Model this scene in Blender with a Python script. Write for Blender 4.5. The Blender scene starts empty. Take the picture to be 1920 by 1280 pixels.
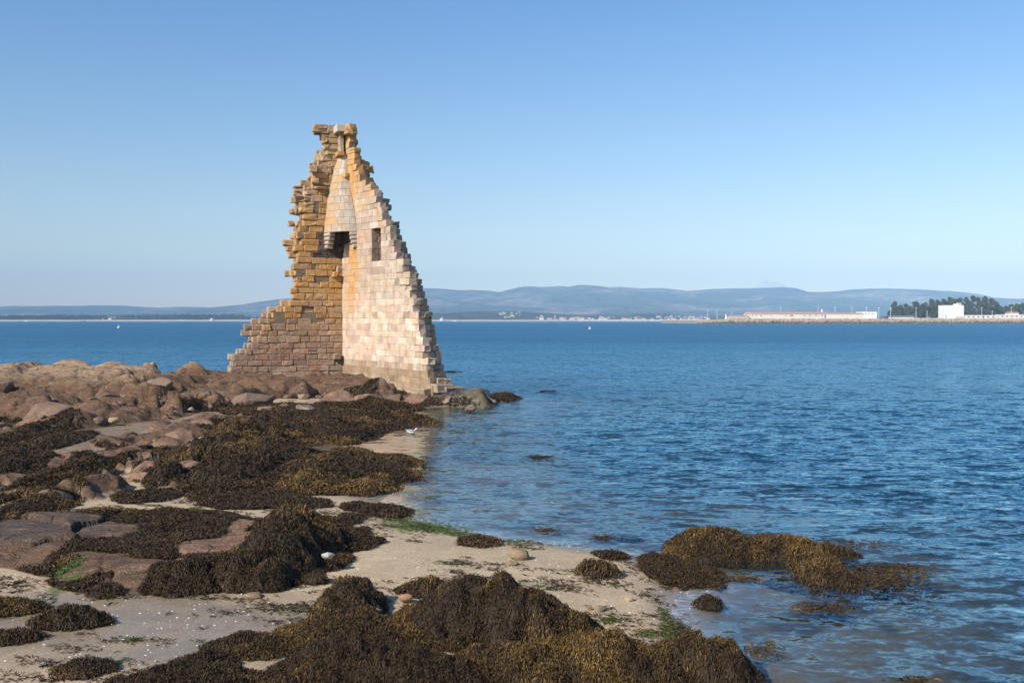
import bpy, math
import numpy as np
from mathutils import Vector
R = math.radians
rng = np.random.default_rng(11)
SC = bpy.context.scene
COL = SC.collection

# ------------------------------------------------------------------ camera, sky, sun, exposure
H = 4.5                                   # eye height above the water
FPX = 1920 * 35 / 36                      # focal length in photo pixels
PITCH = math.atan(40 / FPX)
cam_d = bpy.data.cameras.new('camera'); cam = bpy.data.objects.new('camera', cam_d); COL.objects.link(cam)
cam_d.lens = 35; cam_d.sensor_width = 36; cam_d.clip_start = 0.1; cam_d.clip_end = 60000
cam.location = (0, 0, H); cam.rotation_euler = (math.pi / 2 - PITCH, 0, 0)
SC.camera = cam
HAZE = 1.1e-4
SUN_A, SUN_E = 46, 35                     # light travels towards azimuth SUN_A (from +Y to +X), elevation SUN_E
w = bpy.data.worlds.new('World'); SC.world = w; w.use_nodes = True
nt = w.node_tree; bg = nt.nodes['Background']; sky = nt.nodes.new('ShaderNodeTexSky')
sky.sky_type = 'NISHITA'; sky.sun_disc = False
sky.sun_elevation = R(SUN_E); sky.sun_rotation = R(180 + SUN_A)
sky.altitude = 0; sky.air_density = 1.0; sky.dust_density = 0.35; sky.ozone_density = 2.2
bg.inputs['Strength'].default_value = 0.12
tc_ = nt.nodes.new('ShaderNodeTexCoord'); sx_ = nt.nodes.new('ShaderNodeSeparateXYZ'); nt.links.new(tc_.outputs['Generated'], sx_.inputs[0])
rp_ = nt.nodes.new('ShaderNodeValToRGB'); cr_ = rp_.color_ramp      # air clarity by height above the horizon, looked up from the sky direction
cr_.elements[0].position = 0.0; cr_.elements[0].color = (1.22, 1.03, .85, 1); cr_.elements[1].position = 1.0; cr_.elements[1].color = (.40, .78, 1.15, 1)
for p_, c_ in ((.12, (.97, .98, .98)), (.29, (.66, .90, 1.10))):
    e_ = cr_.elements.new(p_); e_.color = (*c_, 1)
mx_ = nt.nodes.new('ShaderNodeMix'); mx_.data_type = 'RGBA'; mx_.blend_type = 'MULTIPLY'; mx_.inputs[0].default_value = 1
nt.links.new(sx_.outputs['Z'], rp_.inputs[0]); nt.links.new(sky.outputs[0], mx_.inputs[6]); nt.links.new(rp_.outputs[0], mx_.inputs[7])
nt.links.new(mx_.outputs[2], bg.inputs[0])
ld = bpy.data.lights.new('sun', 'SUN'); sun = bpy.data.objects.new('sun', ld); COL.objects.link(sun)
ld.energy = 5.4; ld.angle = R(0.5); ld.color = (1.0, 0.93, 0.82)
sd_ = Vector((math.sin(R(SUN_A)) * math.cos(R(SUN_E)), math.cos(R(SUN_A)) * math.cos(R(SUN_E)), -math.sin(R(SUN_E))))
sun.rotation_euler = sd_.to_track_quat('-Z', 'Y').to_euler()
SC.view_settings.view_transform = 'Standard'; SC.view_settings.look = 'None'
SC.view_settings.exposure = 0.28; SC.view_settings.gamma = 1
SC.cycles.max_bounces = 6; SC.cycles.transparent_max_bounces = 12; SC.cycles.volume_bounces = 0
SC.cycles.caustics_reflective = False; SC.cycles.caustics_refractive = False
SC.cycles.sample_clamp_indirect = 4

# ------------------------------------------------------------------ helpers
CP, SP = math.cos(PITCH), math.sin(PITCH)
def ray(u, v):
    cx = (u - 960) / FPX; cy = (640 - v) / FPX
    return np.array([cx, CP + cy * SP, -SP + cy * CP])
def at_z(u, v, z=0.0):                    # the place on the level z that the photo shows at (u, v)
    d = ray(u, v); t = (z - H) / d[2]
    return d[0] * t, d[1] * t
def at_y(u, v, y):
    d = ray(u, v); t = y / d[1]
    return d[0] * t, y, H + d[2] * t

TAB = rng.random((256, 256))
def vnoise(x, y):
    xi = np.floor(x).astype(int); yi = np.floor(y).astype(int)
    fx = x - xi; fy = y - yi
    fx = fx * fx * (3 - 2 * fx); fy = fy * fy * (3 - 2 * fy)
    a = TAB[xi & 255, yi & 255]; b = TAB[(xi + 1) & 255, yi & 255]
    c = TAB[xi & 255, (yi + 1) & 255]; d = TAB[(xi + 1) & 255, (yi + 1) & 255]
    return (a * (1 - fx) + b * fx) * (1 - fy) + (c * (1 - fx) + d * fx) * fy
def fbm(x, y, sc, octs=4, seed=0, gain=0.5):
    x = np.asarray(x, float) / sc + seed * 17.31; y = np.asarray(y, float) / sc + seed * 9.77
    s = 0; a = 1; n = 0
    for k in range(octs):
        s = s + a * vnoise(x, y); n += a; a *= gain
        x, y = x * 1.93 + y * 0.41 + 5.2, y * 1.93 - x * 0.41 + 1.3
    return s / n * 2 - 1                  # about -1..1
def sstep(a, b, x):
    t = np.clip((x - a) / (b - a), 0, 1); return t * t * (3 - 2 * t)
def voronoi(x, y, sc, seed=0, bias=0.):
    x = x / sc; y = y / sc
    xi = np.floor(x).astype(int); yi = np.floor(y).astype(int)
    f1 = np.full(x.shape, 9.); f2 = np.full(x.shape, 9.)
    h1 = np.zeros(x.shape); tx = np.zeros(x.shape); ty = np.zeros(x.shape); dx1 = np.zeros(x.shape); dy1 = np.zeros(x.shape)
    for i in (-1, 0, 1):
        for j in (-1, 0, 1):
            cx = xi + i; cy = yi + j
            a = TAB[(cx + seed * 7) & 255, (cy + seed * 3) & 255]; b = TAB[(cx + seed * 7 + 91) & 255, (cy + 37) & 255]
            dx = x - (cx + 0.1 + 0.8 * a); dy = y - (cy + 0.1 + 0.8 * b)
            d = np.sqrt(dx * dx + dy * dy)
            near = d < f1
            f2 = np.where(near, f1, np.minimum(f2, d))
            c = TAB[(cx + 13 + seed) & 255, (cy + 51) & 255]
            h1 = np.where(near, c, h1)
            tx = np.where(near, TAB[(cx + 77) & 255, (cy + 5) & 255] - .5, tx)
            ty = np.where(near, TAB[(cx + 7) & 255, (cy + 99) & 255] - .5, ty)
            dx1 = np.where(near, dx, dx1); dy1 = np.where(near, dy, dy1)
            f1 = np.where(near, d, f1)
    return f1, f2, h1, tx * dx1 + ty * dy1 + bias * (.95 * dx1 + .12 * dy1)

def facets(x, y, sc, seed=0, amp=.085):   # angular blocks: the upper envelope of many skewed pyramids, steep on one side
    x = x / sc; y = y / sc
    xi = np.floor(x).astype(int); yi = np.floor(y).astype(int); out = np.full(x.shape, -9.); snd = np.full(x.shape, -9.)
    for i in (-1, 0, 1):
        for j in (-1, 0, 1):
            cx = xi + i; cy = yi + j
            T = lambda a, b: TAB[(cx + a + seed * 7) & 255, (cy + b + seed * 3) & 255]
            dx = x - (cx + .1 + .8 * T(0, 0)); dy = y - (cy + .1 + .8 * T(91, 37)); th = (T(13, 51) - .5) * 1.3; s = np.full(x.shape, -9.)
            for n, (a0, lo, hi) in enumerate(((0.15, .7, 2.0), (1.5, .2, .7), (2.7, .08, .30), (3.6, .08, .30), (4.7, .25, 1.0), (5.6, .4, 1.4))):
                a = a0 + th + (T(5 + n, 77 - n) - .5) * .5; k_ = lo + (hi - lo) * T(31 + n * 3, 11 + n)
                s = np.maximum(s, k_ * (dx * np.cos(a) + dy * np.sin(a)) - .10 * T(61 + n, 7 * n))
            v = (T(23, 19) - .5) * amp * 2 - s
            snd = np.maximum(snd, np.minimum(v, out)); out = np.maximum(out, v)
    return (out - .14 * np.exp(-(out - snd) / .025) * sstep(.35, .6, T(3, 3) * 0 + vnoise(x * .7 + 9, y * .7))) * sc

def sdist(px, py, poly):                  # signed distance, positive inside
    poly = np.asarray(poly, float)
    d = np.full(px.shape, 1e9); ins = np.zeros(px.shape, bool)
    n = len(poly)
    for i in range(n):
        ax, ay = poly[i]; bx, by = poly[(i + 1) % n]
        ex, ey = bx - ax, by - ay
        t = np.clip(((px - ax) * ex + (py - ay) * ey) / (ex * ex + ey * ey + 1e-12), 0, 1)
        d = np.minimum(d, (px - ax - t * ex) ** 2 + (py - ay - t * ey) ** 2)
        cond = ((ay > py) != (by > py)) & (px < (bx - ax) * (py - ay) / (by - ay + 1e-12) + ax)
        ins ^= cond
    d = np.sqrt(d)
    return np.where(ins, d, -d)

def tag(o, label=None, cat=None, group=None, kind=None):
    if label: o['label'] = label
    if cat: o['category'] = cat
    if group: o['group'] = group
    if kind: o['kind'] = kind
    return o
def empty(name, loc=(0, 0, 0)):
    o = bpy.data.objects.new(name, None); COL.objects.link(o); o.location = loc
    o.empty_display_size = 0.3; return o
def mk(name, V, quads=None, tris=None, mat=None, parent=None, smooth=False, col=None, attrs=None, uv=None):
    me = bpy.data.meshes.new(name)
    V = np.asarray(V, dtype=np.float32).reshape(-1, 3)
    if parent is not None and parent.type == 'EMPTY':
        V = V - np.array(parent.location, dtype=np.float32)
    Q = np.zeros((0, 4), int) if quads is None else np.asarray(quads, dtype=np.int32).reshape(-1, 4)
    T = np.zeros((0, 3), int) if tris is None else np.asarray(tris, dtype=np.int32).reshape(-1, 3)
    me.vertices.add(len(V)); me.vertices.foreach_set('co', V.ravel())
    nl = Q.size + T.size
    me.loops.add(nl)
    me.loops.foreach_set('vertex_index', np.concatenate([Q.ravel(), T.ravel()]).astype(np.int32))
    me.polygons.add(len(Q) + len(T))
    starts = np.concatenate([np.arange(len(Q)) * 4, Q.size + np.arange(len(T)) * 3]).astype(np.int32)
    me.polygons.foreach_set('loop_start', starts)
    me.polygons.foreach_set('use_smooth', np.full(len(Q) + len(T), bool(smooth)))
    me.update(calc_edges=True)
    if col is not None:
        a = me.color_attributes.new('Col', 'FLOAT_COLOR', 'POINT')
        c = np.ones((len(V), 4), np.float32); c[:, :3] = col
        a.data.foreach_set('color', c.ravel())
    for k, arr in (attrs or {}).items():
        a = me.attributes.new(k, 'FLOAT', 'POINT'); a.data.foreach_set('value', np.asarray(arr, np.float32).ravel())
    if mat: me.materials.append(mat)
    o = bpy.data.objects.new(name, me); COL.objects.link(o)
    if parent is not None: o.parent = parent
    return o
def ends(o):
    return [c for c in bpy.data.objects if c.parent == o]
def copy_tree(o, parent=None):
    c = o.copy(); COL.objects.link(c)
    if parent is not None: c.parent = parent
    for ch in list(o.children): copy_tree(ch, c)
    return c
def grid_faces(nr, nc, keep=None):
    i = np.arange(nr - 1)[:, None] * nc + np.arange(nc - 1)[None, :]
    q = np.stack([i, i + 1, i + nc + 1, i + nc], -1)
    if keep is not None: q = q[keep]
    return q.reshape(-1, 4)

# chamfered box template: 8 corners x 3 vertices
SG = np.array([[x, y, z] for x in (-1, 1) for y in (-1, 1) for z in (-1, 1)], float)
def _tmpl():
    q = []; t = []
    ci = {tuple(s): k for k, s in enumerate(SG.astype(int))}
    vid = lambda s, a: ci[tuple(s)] * 3 + a
    pos = np.array([[SG[k][i] * (1 if i == a else .8) for i in range(3)] for k in range(8) for a in range(3)])
    def orient(f):
        p = pos[f]; n = np.cross(p[1] - p[0], p[2] - p[0])
        return f if n @ p.mean(0) > 0 else f[::-1]
    for a in range(3):
        b, c = (a + 1) % 3, (a + 2) % 3
        for s in (-1, 1):
            f = []
            for sb, sc_ in ((-1, -1), (1, -1), (1, 1), (-1, 1)):
                k = [0, 0, 0]; k[a] = s; k[b] = sb; k[c] = sc_; f.append(vid(k, a))
            q.append(orient(f))
        for sb in (-1, 1):
            for sc_ in (-1, 1):
                k0 = [0, 0, 0]; k0[b] = sb; k0[c] = sc_; k1 = list(k0); k0[a] = -1; k1[a] = 1
                q.append(orient([vid(k0, b), vid(k1, b), vid(k1, c), vid(k0, c)]))
    for k in range(8): t.append(orient([k * 3, k * 3 + 1, k * 3 + 2]))
    return np.array(q), np.array(t)
TQ, TT = _tmpl()
class Blocks:                             # many chamfered stones collected into one mesh
    def __init__(s): s.V = []; s.C = []; s.n = 0; s.Q = []; s.T = []; s.L = []
    def add(s, c, h, ax, ch=.02, jit=0., col=(.4, .3, .2), lich=0.):
        h = np.maximum(np.array(h, float), ch * 1.6)
        P = np.zeros((8, 3, 3))
        for a in range(3):
            e = h - ch; e = e.copy(); e[a] = h[a]
            P[:, a, :] = SG * e
        if jit: P += rng.normal(0, jit, (8, 1, 3)) + rng.normal(0, jit * .25, (8, 3, 3))
        V = P.reshape(24, 3) @ np.array(ax) + np.array(c)
        s.V.append(V); s.C.append(np.tile(col, (24, 1))); s.L.append(np.full(24, lich))
        s.Q.append(TQ + s.n); s.T.append(TT + s.n); s.n += 24
    def raw(s, V, Q, col, lich=0.):
        V = np.asarray(V); s.V.append(V); s.C.append(np.tile(col, (len(V), 1))); s.L.append(np.full(len(V), lich))
        s.Q.append(np.asarray(Q) + s.n); s.n += len(V)
    def build(s, name, mat, parent=None):
        return mk(name, np.concatenate(s.V), np.concatenate(s.Q), np.concatenate(s.T) if s.T else None, mat, parent,
                  col=np.concatenate(s.C), attrs={'lich': np.concatenate(s.L)})
I3 = np.eye(3)
class Parts:                              # plain solids: boxes, tubes, lathes
    def __init__(s): s.V = []; s.Q = []; s.T = []; s.n = 0
    def box(s, x0, x1, y0, y1, z0, z1):
        V = np.array([[x, y, z] for x in (x0, x1) for y in (y0, y1) for z in (z0, z1)], float)
        Q = np.array([[0, 1, 3, 2], [4, 6, 7, 5], [0, 4, 5, 1], [2, 3, 7, 6], [0, 2, 6, 4], [1, 5, 7, 3]])
        s.V.append(V); s.Q.append(Q + s.n); s.n += 8; return s
    def prism(s, prof, y0, y1):           # profile in x-z, swept along y
        n = len(prof); V = [[p[0], y0, p[1]] for p in prof] + [[p[0], y1, p[1]] for p in prof] + [[np.mean([p[0] for p in prof]), y, np.mean([p[1] for p in prof])] for y in (y0, y1)]
        Q = [[i, (i + 1) % n, n + (i + 1) % n, n + i] for i in range(n)]
        T = [[(i + 1) % n, i, 2 * n] for i in range(n)] + [[n + i, n + (i + 1) % n, 2 * n + 1] for i in range(n)]
        s.V.append(np.array(V)); s.Q.append(np.array(Q) + s.n); s.T.append(np.array(T) + s.n); s.n += len(V); return s
    def tube(s, pts, rad, n=10):
        pts = np.array(pts, float); m = len(pts)
        V = []
        for k in range(m):
            d = pts[min(k + 1, m - 1)] - pts[max(k - 1, 0)]; d /= np.linalg.norm(d)
            up = np.array([0, 0, 1.]) if abs(d[2]) < .9 else np.array([1., 0, 0])
            a = np.cross(up, d); a /= np.linalg.norm(a); b = np.cross(d, a)
            r = rad[k]; r = (r, r) if np.isscalar(r) else r
            for i in range(n):
                t = 2 * math.pi * i / n; V.append(pts[k] + a * math.cos(t) * r[0] + b * math.sin(t) * r[1])
        V += [pts[0], pts[-1]]
        Q = [[k * n + i, k * n + (i + 1) % n, (k + 1) * n + (i + 1) % n, (k + 1) * n + i] for k in range(m - 1) for i in range(n)]
        T = [[(i + 1) % n, i, m * n] for i in range(n)] + [[(m - 1) * n + i, (m - 1) * n + (i + 1) % n, m * n + 1] for i in range(n)]
        s.V.append(np.array(V)); s.Q.append(np.array(Q) + s.n); s.T.append(np.array(T) + s.n); s.n += len(V); return s
    def build(s, name, mat, parent=None, smooth=False):
        return mk(name, np.concatenate(s.V), np.concatenate(s.Q), np.concatenate(s.T) if s.T else None, mat, parent, smooth)

# ------------------------------------------------------------------ materials
class NT:
    def __init__(s, name):
        s.m = bpy.data.materials.new(name); s.m.use_nodes = True; s.t = s.m.node_tree
        s.b = s.t.nodes['Principled BSDF']; s.out = s.t.nodes['Material Output']
    def n(s, typ, **k):
        x = s.t.nodes.new(typ)
        for a, v in k.items(): setattr(x, a, v)
        return x
    def l(s, a, b): s.t.links.new(a, b)
    def val(s, sock, v):
        if hasattr(v, 'is_linked'): s.l(v, sock)
        else: sock.default_value = v
    def noise(s, vec, scale, detail=4, rough=.55, dist=0.):
        x = s.n('ShaderNodeTexNoise'); s.l(vec, x.inputs['Vector'])
        x.inputs['Scale'].default_value = scale; x.inputs['Detail'].default_value = detail
        x.inputs['Roughness'].default_value = rough; x.inputs['Distortion'].default_value = dist
        return x.outputs['Fac']
    def voro(s, vec, scale, feature='F1'):
        x = s.n('ShaderNodeTexVoronoi', feature=feature); s.l(vec, x.inputs['Vector']); x.inputs['Scale'].default_value = scale
        return x
    def ramp(s, fac, lo, hi, a=0., b=1.):
        x = s.n('ShaderNodeMapRange'); x.clamp = True; s.l(fac, x.inputs[0])
        for i, v in enumerate((lo, hi, a, b)): x.inputs[i + 1].default_value = v
        return x.outputs[0]
    def math(s, op, a, b=0.):
        x = s.n('ShaderNodeMath', operation=op); s.val(x.inputs[0], a); s.val(x.inputs[1], b); return x.outputs[0]
    def mix(s, fac, a, b, mode='MIX'):
        x = s.n('ShaderNodeMix', data_type='RGBA', blend_type=mode); s.val(x.inputs[0], fac)
        for sock, v in ((x.inputs[6], a), (x.inputs[7], b)):
            if hasattr(v, 'is_linked'): s.l(v, sock)
            else: sock.default_value = tuple(v) + (1,) * (4 - len(v))
        return x.outputs[2]
    def bump(s, h, strength, dist, prev=None):
        x = s.n('ShaderNodeBump'); s.l(h, x.inputs['Height']); x.inputs['Strength'].default_value = strength
        x.inputs['Distance'].default_value = dist
        if prev is not None: s.l(prev, x.inputs['Normal'])
        return x.outputs[0]
    def attr(s, name, col=False):
        x = s.n('ShaderNodeAttribute', attribute_name=name); return x.outputs['Color' if col else 'Fac']
    def pos(s, scale=(1, 1, 1), rot=0.):
        g = s.n('ShaderNodeNewGeometry'); m = s.n('ShaderNodeMapping'); s.l(g.outputs['Position'], m.inputs[0])
        m.inputs['Scale'].default_value = scale; m.inputs['Rotation'].default_value = (0, 0, rot)
        return m.outputs[0]
    def obj(s):
        return s.n('ShaderNodeTexCoord').outputs['Object']

def plain(name, c, rough=.7, var=.12, scale=3., metal=0., bump=0.):
    k = NT(name); p = k.obj(); f = k.noise(p, scale, 5)
    c2 = tuple(x * (1 - var * 2) for x in c)
    k.l(k.mix(k.ramp(f, .3, .7), c, c2), k.b.inputs['Base Color'])
    k.b.inputs['Roughness'].default_value = rough; k.b.inputs['Metallic'].default_value = metal
    if bump: k.l(k.bump(f, .6, bump), k.b.inputs['Normal'])
    return k.m

def mat_masonry(name, rugged):
    k = NT(name); p = k.pos()
    c = k.attr('Col', True); li = k.attr('lich')
    n1 = k.noise(p, 2.2, 6, .6); n2 = k.noise(p, 14, 5, .7); n3 = k.noise(p, 45, 3, .7)
    c = k.mix(k.ramp(n1, .35, .68), c, k.mix(1., c, (.68, .62, .58), 'MULTIPLY'))
    c = k.mix(k.math('MULTIPLY', k.ramp(n2, .5, .7), .35), c, k.mix(1., c, (.5, .42, .36), 'MULTIPLY'))
    sk = k.noise(k.pos((1.6, 1.6, .28)), 1.5, 6, .7, .3)
    c = k.mix(k.ramp(sk, .50, .70, 0, .55), c, k.mix(1., c, (.58, .50, .44), 'MULTIPLY'))
    pt = k.noise(p, .8, 5, .65)
    c = k.mix(k.ramp(pt, .45, .65, 0, .22), c, (.50, .42, .33))
    # orange lichen, then pale crust spots
    lo = k.noise(p, 1.1, 7, .68)
    f = k.math('ADD', lo, k.math('MULTIPLY', li, .42))
    f = k.math('ADD', f, k.math('MULTIPLY', k.math('SUBTRACT', n2, .5), .5))
    orange = k.mix(k.ramp(n1, .4, .6), (.42, .20, .045), (.52, .31, .12))
    c = k.mix(k.math('MULTIPLY', k.ramp(f, .60, .86), .88), c, orange)
    v = k.voro(k.mix(.08, p, k.noise(p, 6, 3)) if False else p, 7.5)
    sp = k.math('ADD', v.outputs['Distance'], k.math('MULTIPLY', n2, -.35))
    zone = k.ramp(k.noise(p, .55, 5, .6), .50, .66)
    spots = k.math('MULTIPLY', k.ramp(sp, .13, .05), k.math('MULTIPLY', zone, k.ramp(li, .02, .35)))
    c = k.mix(k.math('MULTIPLY', spots, .85), c, (.66, .62, .55))
    k.l(c, k.b.inputs['Base Color'])
    k.b.inputs['Roughness'].default_value = .88; k.b.inputs['Specular IOR Level'].default_value = .25
    h = k.math('ADD', k.math('MULTIPLY', n2, .6), k.math('MULTIPLY', n3, .25))
    h = k.math('ADD', h, k.noise(p, 5, 3))
    k.l(k.bump(h, .9 if rugged else .55, .07 if rugged else .025), k.b.inputs['Normal'])
    return k.m
M_RUG = mat_masonry('rugged_masonry', True)
M_MAS = mat_masonry('dressed_masonry', False)
M_MORTAR = plain('mortar_core', (.20, .15, .10), .95, .2, 4)

def mat_ground():
    k = NT('shore_ground'); p = k.pos()
    c = k.attr('Col', True); rock = k.attr('rock'); wet = k.attr('wet')
    n1 = k.noise(p, 3, 6, .65); n2 = k.noise(p, 26, 5, .7); n3 = k.noise(p, 110, 3, .7)
    c = k.mix(k.ramp(n1, .3, .7), c, k.mix(1., c, (.80, .76, .72), 'MULTIPLY'))
    g = k.ramp(n2, .35, .65, .72, 1.22); g2 = k.ramp(n3, .3, .7, .75, 1.25)
    gc = k.n('ShaderNodeCombineColor'); gg = k.math('MULTIPLY', g, g2)
    for i in range(3): k.l(gg, gc.inputs[i])
    c = k.mix(1., c, gc.outputs[0], 'MULTIPLY')
    # mineral streaks and stains on rock
    ps = k.pos((.6, 2.2, 2.), .4); st = k.noise(ps, 1.6, 7, .72, .6)
    c = k.mix(k.math('MULTIPLY', rock, k.ramp(st, .50, .64, 0, .75)), c, (.075, .055, .042))
    st2 = k.noise(ps, 2.7, 6, .7, .4)
    c = k.mix(k.math('MULTIPLY', rock, k.ramp(st2, .56, .68, 0, .55)), c, (.40, .33, .25))
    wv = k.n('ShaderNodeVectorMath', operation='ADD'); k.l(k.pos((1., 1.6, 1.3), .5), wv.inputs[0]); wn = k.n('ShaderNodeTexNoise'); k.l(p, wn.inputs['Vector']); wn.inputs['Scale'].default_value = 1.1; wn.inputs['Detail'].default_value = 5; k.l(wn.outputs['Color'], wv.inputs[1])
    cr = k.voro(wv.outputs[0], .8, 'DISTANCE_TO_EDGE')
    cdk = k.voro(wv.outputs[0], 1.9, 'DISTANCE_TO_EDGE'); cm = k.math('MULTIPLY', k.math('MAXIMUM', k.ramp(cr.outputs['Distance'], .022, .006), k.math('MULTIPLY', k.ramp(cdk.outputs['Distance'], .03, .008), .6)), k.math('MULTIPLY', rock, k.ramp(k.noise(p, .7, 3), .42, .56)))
    c = k.mix(k.math('MULTIPLY', cm, .8), c, (.03, .022, .017))  # crack lines: crevice dirt, with the shadow inside them painted into the colour
    # shell grit on sand
    v = k.voro(p, 17); sp = k.ramp(v.outputs['Distance'], .13, .07)
    keep = k.ramp(k.noise(p, 1.3, 3), .5, .62)
    rnd = k.ramp(v.outputs['Color'], .35, .4)
    inv = k.math('SUBTRACT', 1., rock)
    c = k.mix(k.math('MULTIPLY', k.math('MULTIPLY', sp, rnd), k.math('MULTIPLY', keep, inv)), c, (.55, .50, .42))
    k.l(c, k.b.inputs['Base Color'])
    r = k.math('SUBTRACT', .9, k.math('MULTIPLY', wet, .72)); k.l(r, k.b.inputs['Roughness'])
    k.l(k.math('ADD', .25, k.math('MULTIPLY', wet, .3)), k.b.inputs['Specular IOR Level'])
    crack = k.math('MULTIPLY', k.ramp(cr.outputs['Distance'], .0, .03), .35)
    h = k.math('ADD', k.math('ADD', n1, k.math('MULTIPLY', n2, .5)), k.math('ADD', crack, k.math('MULTIPLY', k.noise(p, 9, 5, .7), .8)))
    b1 = k.n('ShaderNodeBump'); k.l(h, b1.inputs['Height']); b1.inputs['Distance'].default_value = .09; k.l(k.math('MULTIPLY', rock, .9), b1.inputs['Strength'])
    b2 = k.n('ShaderNodeBump'); k.l(k.math('ADD', k.noise(k.pos((1, 2.5, 1), .2), 5, 3), k.math('MULTIPLY', n2, .3)), b2.inputs['Height']); b2.inputs['Distance'].default_value = .03
    k.l(k.math('SUBTRACT', .5, k.math('MULTIPLY', wet, .47)), b2.inputs['Strength']); k.l(b1.outputs[0], b2.inputs['Normal'])
    k.l(b2.outputs[0], k.b.inputs['Normal'])
    return k.m
M_GROUND = mat_ground()

def mat_weed(name, sheen=.5):
    k = NT(name); p = k.pos(); c = k.attr('Col', True)
    n = k.noise(p, 9, 5, .7)
    c = k.mix(k.ramp(n, .3, .7), c, k.mix(1., c, (.55, .52, .5), 'MULTIPLY'))
    k.l(c, k.b.inputs['Base Color']); k.b.inputs['Roughness'].default_value = sheen
    k.b.inputs['Specular IOR Level'].default_value = .22
    k.l(k.bump(k.noise(p, 30, 4, .7), .8, .03), k.b.inputs['Normal'])
    return k.m
M_WEED = mat_weed('seaweed')

def mat_stone(name, c1, c2, sc=6., bump=.03):
    k = NT(name); p = k.pos()
    n1 = k.noise(p, sc * .5, 6, .65); n2 = k.noise(p, sc * 5, 5, .7)
    c = k.mix(k.ramp(n1, .35, .65), c1, c2)
    c = k.mix(k.ramp(n2, .45, .75, 0, .5), c, k.mix(1., c, (.45, .4, .38), 'MULTIPLY'))
    k.l(c, k.b.inputs['Base Color']); k.b.inputs['Roughness'].default_value = .85
    k.b.inputs['Specular IOR Level'].default_value = .3
    k.l(k.bump(k.math('ADD', n1, k.math('MULTIPLY', n2, .4)), .8, bump), k.b.inputs['Normal'])
    return k.m
M_BROWN = mat_stone('brown_granite', (.25, .165, .11), (.13, .088, .062), 3., .12)
M_BEIGE = mat_stone('weathered_granite', (.33, .235, .16), (.21, .145, .10), 2., .10)
M_PINK = mat_stone('pink_granite', (.33, .20, .13), (.17, .10, .065), 7., .10)
M_YEL = mat_stone('yellow_stone', (.42, .33, .17), (.30, .23, .13))
M_TAN = mat_stone('tan_pebble', (.30, .22, .13), (.20, .14, .085))
M_RED = mat_stone('reddish_stone', (.40, .22, .13), (.28, .16, .10))
M_PALE = mat_stone('pale_stone', (.55, .53, .48), (.36, .34, .30))
M_BARN = mat_stone('barnacled_rock', (.34, .27, .20), (.06, .045, .035), 5., .08)

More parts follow.
